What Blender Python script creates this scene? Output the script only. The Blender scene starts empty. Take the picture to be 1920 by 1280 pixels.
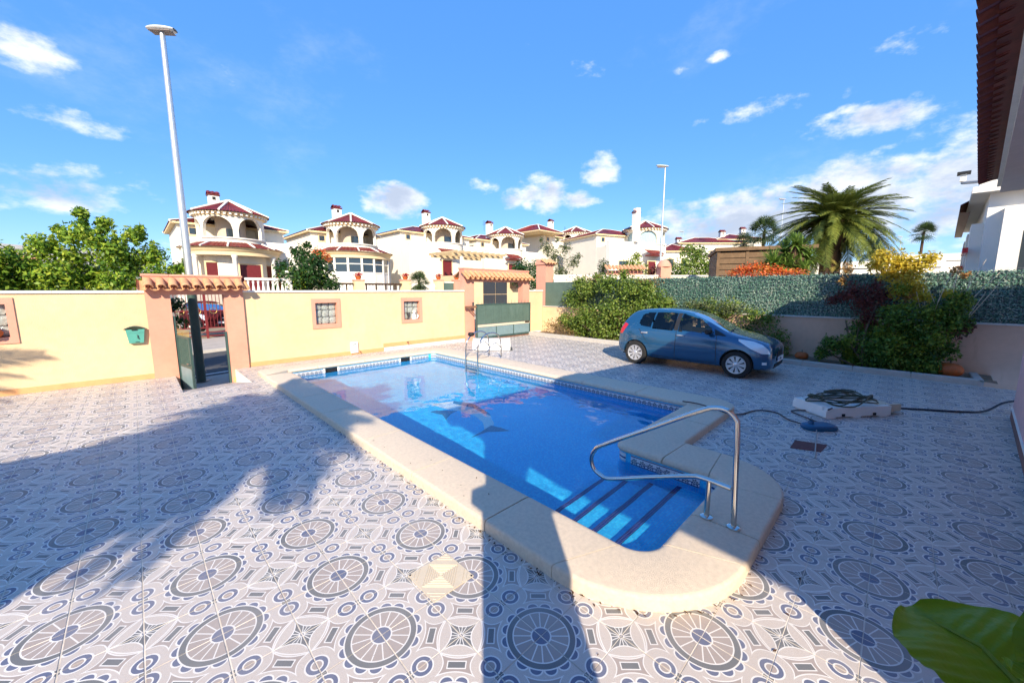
import bpy, bmesh, math, random
import numpy as np
from mathutils import Vector, Matrix, Quaternion
from mathutils.bvhtree import BVHTree
R = math.radians
random.seed(7)
sc = bpy.context.scene
COL = sc.collection

# ------------------------------------------------------------------ camera
F_PX, HOR_Y, YAW = 712.0, 543.0, 45.4
PITCH = math.atan((640 - HOR_Y) / F_PX)
cd = bpy.data.cameras.new('camera'); cam = bpy.data.objects.new('camera', cd); COL.objects.link(cam)
cd.sensor_width = 36.0; cd.lens = F_PX / 1920 * 36; cd.clip_start = 0.05; cd.clip_end = 3000
cam.location = (0, 0, 2.0); cam.rotation_euler = (math.pi / 2 - PITCH, 0, R(YAW - 90))
sc.camera = cam

# ------------------------------------------------------------------ light
SUN_EL, SHADOW_AZ = 30.0, 50.0           # shadows fall 50 degrees from +X towards +Y
sd = Vector((math.cos(R(SHADOW_AZ)) * math.cos(R(SUN_EL)), math.sin(R(SHADOW_AZ)) * math.cos(R(SUN_EL)), -math.sin(R(SUN_EL))))
sl = bpy.data.lights.new('sun', 'SUN'); sl.energy = 3.3; sl.angle = R(0.5); sl.color = (1.0, 0.87, 0.68)
sun = bpy.data.objects.new('sun', sl); COL.objects.link(sun); sun.rotation_euler = sd.to_track_quat('-Z', 'Y').to_euler()
sun.location = (-20, -24, 20); sl.cycles.is_caustics_light = True

sc.view_settings.view_transform = 'Standard'; sc.view_settings.look = 'None'
sc.view_settings.gamma = 1.0; sc.view_settings.use_curve_mapping = False
sc.view_settings.exposure = 1.38
sc.render.engine = 'CYCLES'
cy = sc.cycles
cy.use_denoising = True; cy.use_adaptive_sampling = True; cy.adaptive_threshold = .02; cy.max_bounces = 10; cy.diffuse_bounces = 4; cy.glossy_bounces = 5
cy.transmission_bounces = 8; cy.transparent_max_bounces = 12
cy.caustics_reflective = True; cy.caustics_refractive = True; cy.sample_clamp_indirect = 6.0

# ------------------------------------------------------------------ node expressions
class E:
    """a float node socket with arithmetic"""
    nt = None
    def __init__(s, v): s.v = v
    @staticmethod
    def op(o, *a, clamp=False):
        n = E.nt.nodes.new('ShaderNodeMath'); n.operation = o; n.use_clamp = clamp
        for i, x in enumerate(a):
            x = x.v if isinstance(x, E) else x
            if isinstance(x, (int, float)): n.inputs[i].default_value = x
            else: E.nt.links.new(x, n.inputs[i])
        return E(n.outputs[0])
    def __add__(s, o): return E.op('ADD', s, o)
    __radd__ = __add__
    def __sub__(s, o): return E.op('SUBTRACT', s, o)
    def __rsub__(s, o): return E.op('SUBTRACT', o, s)
    def __mul__(s, o): return E.op('MULTIPLY', s, o)
    __rmul__ = __mul__
    def __truediv__(s, o): return E.op('DIVIDE', s, o)
    def __lt__(s, o): return E.op('LESS_THAN', s, o)
    def __gt__(s, o): return E.op('GREATER_THAN', s, o)
def emin(a, b): return E.op('MINIMUM', a, b)
def emax(a, b): return E.op('MAXIMUM', a, b)
def eabs(a): return E.op('ABSOLUTE', a)
def esq(a): return E.op('MULTIPLY', a, a)
def esqrt(a): return E.op('SQRT', a)
def mixc(fac, a, b):
    n = E.nt.nodes.new('ShaderNodeMix'); n.data_type = 'RGBA'
    f = fac.v if isinstance(fac, E) else fac
    if isinstance(f, (int, float)): n.inputs[0].default_value = f
    else: E.nt.links.new(f, n.inputs[0])
    for i, x in ((6, a), (7, b)):
        if isinstance(x, tuple): n.inputs[i].default_value = (*x, 1)
        else: E.nt.links.new(x, n.inputs[i])
    return n.outputs[2]
def smooth(x, lo, hi):
    n = E.nt.nodes.new('ShaderNodeMapRange'); n.interpolation_type = 'SMOOTHSTEP'
    E.nt.links.new(x.v, n.inputs[0]); n.inputs[1].default_value = lo; n.inputs[2].default_value = hi
    return E(n.outputs[0])
def noise(vec, scale, detail=3, rough=.5, out=0):
    n = E.nt.nodes.new('ShaderNodeTexNoise'); n.inputs['Scale'].default_value = scale
    n.inputs['Detail'].default_value = detail; n.inputs['Roughness'].default_value = rough
    if vec is not None: E.nt.links.new(vec, n.inputs['Vector'])
    return E(n.outputs[0]) if out == 0 else n.outputs[1]
def wpos(): return E.nt.nodes.new('ShaderNodeNewGeometry').outputs['Position']
def sep(vec):
    n = E.nt.nodes.new('ShaderNodeSeparateXYZ'); E.nt.links.new(vec, n.inputs[0]); return [E(o) for o in n.outputs]

# ------------------------------------------------------------------ world
w = bpy.data.worlds.new('World'); sc.world = w; w.use_nodes = True; nt = w.node_tree; E.nt = nt
bg = nt.nodes['Background']; bg.inputs[1].default_value = 0.15
w.cycles.sampling_method = 'NONE'
sky = nt.nodes.new('ShaderNodeTexSky'); sky.sky_type = 'NISHITA'; sky.sun_disc = False
sky.sun_elevation = R(SUN_EL); sky.sun_rotation = math.atan2(-sd.x, -sd.y)
sky.air_density = 1.0; sky.dust_density = 0.0; sky.ozone_density = 3.0; sky.altitude = 50
hs = nt.nodes.new('ShaderNodeHueSaturation'); hs.inputs['Saturation'].default_value = 1.2; hs.inputs['Value'].default_value = 1.0; hs.inputs['Hue'].default_value = .502
nt.links.new(sky.outputs[0], hs.inputs['Color'])
tc = nt.nodes.new('ShaderNodeTexCoord'); dv = tc.outputs['Generated']
dx, dy, dz = sep(dv)
az = E.op('ARCTAN2', dy, dx) * (180 / math.pi); el = E.op('ARCSINE', dz) * (180 / math.pi)
# clouds: azimuth and elevation (degrees from +X and from the horizon), half sizes, weight
CLOUDS = [(98, 34.5, 3.4, 2.4, .62), (94.5, 20.5, 3.2, 1.8, .78), (93, 15.6, 4.4, 1.4, .66), (95, 9.5, 10, 2.6, .74),
          (62, 12.0, 5, 2.8, 1.0), (49, 14.5, 4, 1.6, .8), (45.5, 13, 2.6, 2.2, .95), (41, 13.2, 4.4, 2.9, 1.05), (36, 12.6, 4, 1.6, .9),
          (33, 16, 3, 3.0, 1.0), (23, 26, 1.6, .7, .75), (19, 26.5, 2, .7, .75), (35, 27, 3.5, 1.8, .45), (12, 20.5, 9, 1.4, .62), (4, 17.5, 6, 1.8, .80),
          (5, 9.5, 11, 4.6, 1.0), (-6, 9.5, 9, 6.5, 1.05), (18, 8.4, 9, 4.2, 1.05), (26, 6, 12, 3.8, .95), (2, 23, 6, 1.6, .6), (53, 5, 40, 3.2, .7)]
m = None
for a0, e0, wa, we, wt in CLOUDS:
    q = esq((az - a0) / wa) + esq((el - e0) / we)
    b = emax(1.0 - q * .6, 0.0) * wt
    m = b if m is None else emax(m, b)
outside = emax(smooth(eabs(az - 45), 62, 75), 0.0)           # the sky outside the picture goes on with the same clouds
band = emax(1.0 - esq((el - 12) / 11), 0.0) * outside * .8
m = emax(m, band)
mp = nt.nodes.new('ShaderNodeMapping'); mp.inputs['Scale'].default_value = (1, 1, 1.9); nt.links.new(dv, mp.inputs[0])
n1 = noise(mp.outputs[0], 7.0, 10, .58); n2 = noise(mp.outputs[0], 17.0, 8, .6)
nn = (n1 - .5) * 1.5 + (n2 - .5) * 1.5
dens = smooth(m * .95 + nn, .42, 1.02)
thin = smooth(noise(mp.outputs[0], 2.4, 7, .65), .52, .80) * .20 * smooth(el, 3, 14)
mp2 = nt.nodes.new('ShaderNodeMapping'); mp2.inputs['Scale'].default_value = (1, 1, 1.9); mp2.inputs['Location'].default_value = (.01, .012, -.05); nt.links.new(dv, mp2.inputs[0])
n3 = noise(mp2.outputs[0], 7.0, 6, .58)                     # the same clouds a little higher up: their shaded undersides
shade = smooth((n3 - .5) * 2.2 + m * .75 - el * .022, .05, .75)
ccol = mixc(shade, (3.1, 3.2, 3.35), (1.6, 1.8, 2.2))
mt_ = nt.nodes.new('ShaderNodeMix'); mt_.data_type = 'RGBA'; mt_.blend_type = 'MIX'; mt_.inputs[0].default_value = .76; mt_.inputs[7].default_value = (.27, .90, 2.40, 1); nt.links.new(hs.outputs[0], mt_.inputs[6])
lk = mixc(emin(dens * .93 + thin, .95), mt_.outputs[2], ccol)
nt.links.new(lk, bg.inputs[0])

# ------------------------------------------------------------------ materials
M = {}
def mat(name, col, rough=.7, metal=0.0, spec=.4, var=0.0, vscale=6.0, bump=0.0, bscale=60.0, stain=None, emit=None, alpha=None, coat=0.0):
    m = bpy.data.materials.new(name); m.use_nodes = True; nt = m.node_tree; E.nt = nt
    b = nt.nodes['Principled BSDF']
    b.inputs['Roughness'].default_value = rough; b.inputs['Metallic'].default_value = metal
    b.inputs['Specular IOR Level'].default_value = spec; b.inputs['Coat Weight'].default_value = coat
    b.inputs['Coat Roughness'].default_value = .05
    b.inputs['Base Color'].default_value = (*col, 1)
    c = None
    if var:
        p = wpos(); n = noise(p, vscale, 5, .6); n2 = noise(p, vscale * 7, 3, .6)
        f = smooth(n * .65 + n2 * .35, .3, .7)
        c = mixc(f, tuple(x * (1 - var) for x in col), tuple(min(1, x * (1 + var)) for x in col))
    if stain:
        p = wpos(); mpn = nt.nodes.new('ShaderNodeMapping'); mpn.inputs['Scale'].default_value = (1.6, 1.6, .35); nt.links.new(p, mpn.inputs[0])
        n = noise(mpn.outputs[0], 2.2, 6, .62)
        c = mixc(smooth(n, .56, .78) * stain[1], c if c is not None else col, stain[0])
    if c is not None: nt.links.new(c, b.inputs['Base Color'])
    if bump:
        n = noise(wpos(), bscale, 4, .6); bn = nt.nodes.new('ShaderNodeBump'); bn.inputs['Strength'].default_value = bump; bn.inputs['Distance'].default_value = .01
        nt.links.new(n.v, bn.inputs['Height']); nt.links.new(bn.outputs[0], b.inputs['Normal'])
    M[name] = m
    return m
def leafmat(name, cols, trans=.35, rough=.45):
    m = bpy.data.materials.new(name); m.use_nodes = True; nt = m.node_tree; E.nt = nt
    b = nt.nodes['Principled BSDF']; g = nt.nodes.new('ShaderNodeNewGeometry')
    rp = nt.nodes.new('ShaderNodeValToRGB'); e = rp.color_ramp.elements
    n = noise(g.outputs['Position'], 1.6, 3)
    f = E(g.outputs['Random Per Island']) * .7 + smooth(n, .3, .7) * .3
    nt.links.new(f.v, rp.inputs[0])
    while len(e) < len(cols): e.new(.5)
    for i, cc in enumerate(cols):
        e[i].position = i / max(1, len(cols) - 1); e[i].color = (*cc, 1)
    nt.links.new(rp.outputs[0], b.inputs['Base Color']); b.inputs['Roughness'].default_value = rough
    b.inputs['Specular IOR Level'].default_value = .35
    t = nt.nodes.new('ShaderNodeBsdfTranslucent'); nt.links.new(rp.outputs[0], t.inputs[0])
    mx = nt.nodes.new('ShaderNodeMixShader'); mx.inputs[0].default_value = trans
    nt.links.new(b.outputs[0], mx.inputs[1]); nt.links.new(t.outputs[0], mx.inputs[2])
    nt.links.new(mx.outputs[0], nt.nodes['Material Output'].inputs[0]); M[name] = m
    return m
mat('yellow_stucco', (.70, .51, .305), .85, var=.10, vscale=.9, bump=.5, bscale=70, stain=((.55, .38, .20), .34))
mat('salmon_stucco', (.65, .305, .215), .85, var=.07, vscale=1.5, bump=.35, bscale=90, stain=((.55, .25, .15), .3))
mat('orange_skirt', (.66, .34, .15), .8, var=.08, bump=.2)
mat('white_paint', (.80, .78, .73), .6, var=.03, bump=.1)
mat('cap_white', (.78, .74, .66), .7, var=.05, vscale=3)
mat('side_wall', (.62, .40, .28), .85, var=.08, vscale=1.1, bump=.35, bscale=80, stain=((.34, .20, .12), .6))
mat('house_pink', (.68, .40, .36), .85, var=.05, bump=.3, bscale=90)
mat('plinth_brown', (.25, .12, .09), .8, var=.12, bump=.3)
mat('clay_tile', (.58, .30, .15), .8, var=.22, vscale=9, bump=.3)
mat('red_tile', (.15, .020, .015), .5, var=.3, vscale=3, spec=.35)
mat('dark_red_tile', (.13, .03, .022), .6, var=.3, vscale=6)
mat('coping', (.69, .57, .43), .85, var=.10, vscale=30, bump=.7, bscale=220, stain=((.52, .43, .33), .25))
mat('grout', (.60, .53, .44), .9, var=.35, vscale=2.5)
mat('steel', (.62, .60, .57), .16, 1.0)
mat('dark_steel', (.12, .12, .12), .4, .8)
mat('gate_green', (.085, .135, .112), .5, var=.12, vscale=2, stain=((.16, .22, .19), .5))
mat('gate_dark', (.045, .085, .075), .5, var=.1)
mat('gate_grey', (.17, .25, .27), .5, var=.1)
mat('rust', (.20, .10, .06), .8, var=.3)
mat('mailbox_teal', (.09, .33, .27), .4, var=.08)
mat('black', (.012, .012, .013), .6)
mat('dark_wood', (.06, .035, .02), .7, var=.2)
mat('white_plastic', (.80, .79, .74), .4, var=.04, stain=((.6, .55, .45), .25))
mat('asphalt', (.06, .06, .062), .9, var=.25, vscale=8, bump=.4, bscale=150)
mat('pavement', (.40, .35, .30), .9, var=.12, vscale=2, bump=.2)
mat('kerb_stone', (.45, .42, .38), .85, var=.1)
mat('line_paint', (.75, .75, .72), .7)
mat('earth', (.20, .15, .10), .95, var=.3, vscale=3, bump=.6, bscale=30)
mat('ground', (.24, .20, .14), .95, var=.3, vscale=.4)
mat('house_cream', (.80, .74, .62), .85, var=.03, vscale=1, bump=.15, bscale=40)
mat('house_white', (.82, .78, .70), .85, var=.03, vscale=.8)
mat('fascia_cream', (.76, .58, .34), .8, var=.04)
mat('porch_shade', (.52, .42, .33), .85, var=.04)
mat('maroon', (.14, .015, .018), .5, var=.1)
mat('brown_door', (.22, .045, .015), .5, var=.15)
mat('iron_red', (.16, .018, .02), .5)
mat('gold', (.55, .38, .12), .35, .8)
mat('window_glass', (.03, .045, .06), .06, spec=.8)
mat('bright_glass', (.35, .50, .55), .08, spec=.8)
mat('wood_weathered', (.155, .095, .05), .8, var=.25, vscale=5, bump=.4, bscale=40)
mat('pergola_wood', (.50, .38, .22), .8, var=.15)
mat('lamp_metal', (.62, .64, .64), .35, .7, var=.05)
mat('lamp_white', (.75, .74, .70), .4)
mat('lamp_glass', (.32, .27, .24), .2)
mat('grey_concrete', (.40, .38, .35), .85, var=.06)
mat('fascia_grey', (.56, .53, .48), .8, var=.05)
mat('roof_grey', (.30, .30, .30), .7, var=.1)
mat('terracotta', (.42, .10, .022), .55, var=.12, vscale=12)
mat('hose_green', (.055, .062, .034), .45, var=.3, vscale=4)
mat('hose_blue', (.012, .016, .035), .4)
mat('hose_brown', (.06, .03, .03), .45)
mat('vac_blue', (.008, .09, .19), .4, var=.1)
mat('aluminium', (.34, .36, .38), .4, .6)
mat('rust_plate', (.14, .055, .05), .85, var=.15, bump=.3)
mat('drain_beige', (.60, .51, .38), .7, var=.05)
mat('bark', (.12, .085, .055), .9, var=.3, vscale=8, bump=.8, bscale=25)
mat('palm_bark', (.085, .05, .03), .95, var=.4, vscale=6, bump=1.0, bscale=20)
mat('car_blue', (.016, .092, .195), .18, .4, spec=.5, coat=1.0)
mat('car_maroon', (.07, .012, .014), .75, .0, spec=.08)
mat('car_glass', (.012, .018, .02), .04, spec=.9)
mat('rubber', (.018, .018, .018), .8)
mat('hubcap', (.62, .62, .63), .28, .6)
mat('headlamp', (.75, .78, .80), .08, .15, spec=.8)
mat('tail_red', (.55, .02, .025), .15, spec=.7)
mat('trim_black', (.02, .02, .022), .5)
mat('plate_white', (.75, .75, .76), .4)
mat('glass_block', (.34, .37, .34), .12, spec=.7, var=.4, vscale=25, bump=.9, bscale=30)
mat('mortar_white', (.75, .74, .70), .8)
mat('ceramic_white', (.8, .78, .74), .25)
mat('litter', (.09, .045, .02), .9, var=.3)
leafmat('leaf_citrus', [(.04, .10, .015), (.10, .21, .022), (.20, .33, .03), (.33, .43, .04), (.52, .54, .06)])
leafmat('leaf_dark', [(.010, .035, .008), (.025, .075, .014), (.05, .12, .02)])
leafmat('leaf_hedge', [(.04, .085, .014), (.11, .19, .028), (.20, .28, .045), (.32, .35, .08)])
leafmat('leaf_dryhedge', [(.22, .12, .05), (.30, .20, .08), (.16, .14, .05)])
leafmat('leaf_olive', [(.07, .10, .04), (.12, .15, .06), (.20, .22, .10)])
leafmat('leaf_yellow', [(.50, .36, .03), (.68, .52, .06), (.42, .42, .05)], .45)
leafmat('leaf_orange', [(.40, .16, .05), (.52, .30, .10), (.38, .22, .06)], .45)
leafmat('leaf_purple', [(.08, .024, .022), (.15, .04, .034), (.22, .07, .045)])
leafmat('leaf_lime', [(.09, .14, .016), (.20, .27, .026), (.34, .38, .04)])
leafmat('leaf_shrub', [(.022, .07, .012), (.07, .15, .022), (.16, .25, .032), (.27, .34, .04)])
leafmat('flower_red', [(.55, .05, .02), (.70, .12, .03), (.62, .20, .03), (.30, .20, .03)], .3)
leafmat('leaf_palm', [(.07, .10, .02), (.15, .19, .035), (.28, .30, .06)], .3)
leafmat('leaf_palm_yellow', [(.22, .22, .05), (.32, .28, .08), (.36, .26, .10)], .35)
leafmat('leaf_fan', [(.03, .06, .02), (.06, .10, .03), (.10, .14, .05)])
leafmat('leaf_yucca', [(.07, .13, .025), (.17, .28, .05), (.30, .40, .09)])
leafmat('screen_leaf', [(.04, .13, .085), (.07, .19, .13), (.13, .26, .19), (.26, .36, .28), (.50, .53, .44)], .15, .5)
leafmat('flower_crimson', [(.35, .01, .015), (.5, .02, .03), (.25, .01, .01)], .3)

def pane_material(name, tint, gloss=.04):
    m = bpy.data.materials.new(name); m.use_nodes = True; nt = m.node_tree; nt.nodes.remove(nt.nodes['Principled BSDF'])
    t = nt.nodes.new('ShaderNodeBsdfTransparent'); t.inputs[0].default_value = (*tint, 1); g = nt.nodes.new('ShaderNodeBsdfGlossy'); g.inputs['Roughness'].default_value = gloss
    fr = nt.nodes.new('ShaderNodeFresnel'); fr.inputs[0].default_value = 1.6; mx = nt.nodes.new('ShaderNodeMixShader')
    nt.links.new(fr.outputs[0], mx.inputs[0]); nt.links.new(t.outputs[0], mx.inputs[1]); nt.links.new(g.outputs[0], mx.inputs[2]); nt.links.new(mx.outputs[0], nt.nodes['Material Output'].inputs[0]); M[name] = m
pane_material('car_pane', (.42, .48, .46))
mat('car_interior', (.05, .05, .055), .8)

def tile_material():
    m = bpy.data.materials.new('patio_tile'); m.use_nodes = True; nt = m.node_tree; E.nt = nt
    P = wpos(); x, y, z = sep(P); T = .33
    u = E.op('PINGPONG', (x - 1.5) / T, 1.0); v = E.op('PINGPONG', (y - 1.28) / T, 1.0)
    WHT, MAUVE, DARK, BLUE = (.76, .725, .67), (.37, .305, .265), (.135, .14, .14), (.105, .125, .205)
    sp = noise(P, 420, 2, .6); big = noise(P, 1.1, 4, .6)
    c = mixc(smooth(sp, .35, .65), (.47, .405, .35), (.62, .55, .485))
    p = (u + v) * .70711; q = eabs(u - v) * .70711; ps = 1.41421 - p
    # thin arcs round the star
    c = mixc(eabs(ps - (.375 - .55 * esq(q))) < .011, c, WHT)
    # concave lozenge
    lp = eabs(p - .885)
    def loz(g): return emin((lp < (.125 - g + .75 * esq(q))), (q < (.235 - g + 2.2 * esq(lp))))
    c = mixc(loz(0.0), c, WHT); c = mixc(loz(.020), c, MAUVE)
    rect = lambda a, b: emin(lp < a, q < b)
    c = mixc(rect(.070, .160), c, WHT); c = mixc(rect(.050, .140), c, DARK)
    # star
    def star(g): return emin(ps < (.19 - g + 1.4 * esq(q)), q < (.19 - g + 1.4 * esq(ps)))
    rs = esqrt(esq(ps) + esq(q)); an = E.op('ARCTAN2', q, ps) * (8 / math.pi)
    ray = (eabs(an - E.op('ROUND', an)) * rs * (math.pi / 8)) < .0075
    c = mixc(star(0.0), c, WHT); c = mixc(star(.022), c, DARK); c = mixc(emin(ray, star(.02)), c, WHT)
    c = mixc(rs < .05, c, WHT); c = mixc(rs < .032, c, BLUE)
    # small rings on the tile edges
    d = emin(esqrt(esq(u - 1.0) + esq(v - .215)), esqrt(esq(u - .215) + esq(v - 1.0)))
    for rr, col in ((.188, WHT), (.163, BLUE), (.098, WHT), (.074, MAUVE)): c = mixc(d < rr, c, col)
    # wheel
    r = esqrt(esq(u) + esq(v)); a = E.op('ARCTAN2', v, u) * (8 / math.pi)
    fl = (a - E.op('FLOOR', a) - .5) * (math.pi / 8) * .6
    ds = esqrt(esq(r - .60) + esq(fl))
    c = mixc(ds < .118, c, WHT); c = mixc(ds < .094, c, BLUE)
    spk = (eabs(a - E.op('ROUND', a)) * r * (math.pi / 8)) < .0105
    c = mixc(r < .622, c, WHT); c = mixc(r < .598, c, DARK); c = mixc(r < .505, c, WHT)
    c = mixc(r < .482, c, mixc(spk, MAUVE, WHT)); c = mixc(r < .185, c, WHT); c = mixc(r < .158, c, BLUE)
    # wear and dust
    c = mixc(smooth(big, .35, .75) * .28, c, (.54, .49, .45))
    c = mixc(smooth(sp, .4, .8) * .14, c, (.64, .61, .59))
    # every tile a shade of its own, and dirt along the joints
    cx_ = E.op('FLOOR', (x - 1.5) / T); cy_ = E.op('FLOOR', (y - 1.28) / T)
    cv = nt.nodes.new('ShaderNodeCombineXYZ'); nt.links.new(cx_.v, cv.inputs[0]); nt.links.new(cy_.v, cv.inputs[1])
    wn = nt.nodes.new('ShaderNodeTexWhiteNoise'); nt.links.new(cv.outputs[0], wn.inputs['Vector'])
    c = mixc(E(wn.outputs['Value']) * .16, c, (.36, .32, .29))
    ed = emax(eabs(u - .5), eabs(v - .5)); c = mixc(smooth(ed, .462, .5) * smooth(noise(P, 2.6, 5, .65), .38, .68) * .40, c, (.24, .20, .16))
    st = smooth(noise(P, .55, 6, .7), .56, .70); c = mixc(st * .16, c, (.30, .26, .22))
    sp2 = smooth(noise(P, 38, 2, .5), .73, .78); c = mixc(sp2 * .45, c, (.18, .15, .12))
    b = nt.nodes['Principled BSDF']; nt.links.new(c, b.inputs['Base Color'])
    rg = noise(P, 5, 4); nt.links.new((rg * .3 + .32).v, b.inputs['Roughness']); b.inputs['Specular IOR Level'].default_value = .35
    bn = nt.nodes.new('ShaderNodeBump'); bn.inputs['Strength'].default_value = .25; bn.inputs['Distance'].default_value = .004
    nt.links.new(sp.v, bn.inputs['Height']); nt.links.new(bn.outputs[0], b.inputs['Normal'])
    M['patio_tile'] = m
tile_material()

def mosaic_material(name, cols, size=.025, grout=(.10, .26, .40)):
    m = bpy.data.materials.new(name); m.use_nodes = True; nt = m.node_tree; E.nt = nt
    P = wpos(); g = nt.nodes.new('ShaderNodeNewGeometry')
    sn = nt.nodes.new('ShaderNodeVectorMath'); sn.operation = 'SNAP'; sn.inputs[1].default_value = (size,) * 3
    of = nt.nodes.new('ShaderNodeVectorMath'); of.operation = 'ADD'; of.inputs[1].default_value = (.0007, .0007, .0007)
    nt.links.new(P, of.inputs[0]); nt.links.new(of.outputs[0], sn.inputs[0])
    wn = nt.nodes.new('ShaderNodeTexWhiteNoise'); nt.links.new(sn.outputs[0], wn.inputs['Vector'])
    rp = nt.nodes.new('ShaderNodeValToRGB'); e = rp.color_ramp.elements; rp.color_ramp.interpolation = 'CONSTANT'
    while len(e) < len(cols): e.new(.5)
    for i, cc in enumerate(cols): e[i].position = i / len(cols); e[i].color = (*cc, 1)
    nt.links.new(wn.outputs[0], rp.inputs[0])
    x, y, z = sep(of.outputs[0]); nx, ny, nz = sep(g.outputs['Normal'])
    def edge(t, nrm): return emin((eabs(E.op('FRACT', t / size) - .5) > .44), (eabs(nrm) < .5))
    ed = emax(emax(edge(x, nx), edge(y, ny)), edge(z, nz))
    c = mixc(ed, rp.outputs[0], grout)
    b = nt.nodes['Principled BSDF']; nt.links.new(c, b.inputs['Base Color']); b.inputs['Roughness'].default_value = .3
    M[name] = m
mosaic_material('mosaic_blue', [(.004, .46, .82), (.006, .51, .86), (.014, .56, .90), (.004, .48, .84), (.03, .62, .92)], grout=(.14, .42, .68))
mosaic_material('mosaic_navy', [(.010, .012, .10), (.02, .02, .16), (.014, .01, .12)], grout=(.12, .16, .32))
mosaic_material('mosaic_white', [(.75, .80, .78), (.82, .84, .80), (.68, .78, .78)], grout=(.3, .45, .5))
mosaic_material('mosaic_fin', [(.03, .16, .28), (.04, .20, .33), (.025, .13, .25)], grout=(.05, .2, .35))

def band_material():
    m = bpy.data.materials.new('waterline_tile'); m.use_nodes = True; nt = m.node_tree; E.nt = nt
    tcn = nt.nodes.new('ShaderNodeTexCoord'); x, y, z = sep(tcn.outputs['Object'])   # tile: x along, z up, 0.2 x 0.14
    c = (.62, .64, .66)
    f = E.op('PINGPONG', x / .05, 1.0)
    c2 = mixc(eabs(z + .052) < .012, c, (.05, .08, .20)); c2 = mixc(eabs(z - .060) < .006, c2, (.05, .08, .20))
    d = esqrt(esq((eabs(x) - .05)) + esq(z - .005)); ang = E.op('ARCTAN2', z - .005, eabs(x) - .05)
    pet = .030 + .008 * E.op('SINE', ang * 6)
    c2 = mixc(d < pet, c2, (.10, .12, .16)); c2 = mixc(d < .016, c2, (.45, .48, .52)); c2 = mixc(d < .008, c2, (.05, .07, .14))
    d3 = esqrt(esq(x) + esq(z + .02)); c2 = mixc(eabs(d3 - .022) < .006, c2, (.08, .11, .2))
    d4 = esqrt(esq(eabs(x) - .1) + esq(z + .02)); c2 = mixc(eabs(d4 - .022) < .006, c2, (.08, .11, .2))
    b = nt.nodes['Principled BSDF']; nt.links.new(c2, b.inputs['Base Color']); b.inputs['Roughness'].default_value = .15
    M['waterline_tile'] = m
band_material()

def water_material():
    m = bpy.data.materials.new('pool_water'); m.use_nodes = True; nt = m.node_tree; E.nt = nt
    nt.nodes.remove(nt.nodes['Principled BSDF'])
    g = nt.nodes.new('ShaderNodeBsdfGlass'); g.inputs['Roughness'].default_value = 0.0; g.inputs['IOR'].default_value = 1.333
    g.inputs['Color'].default_value = (.97, .995, 1, 1)
    nt.links.new(g.outputs[0], nt.nodes['Material Output'].inputs[0]); M['pool_water'] = m
water_material()

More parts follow.
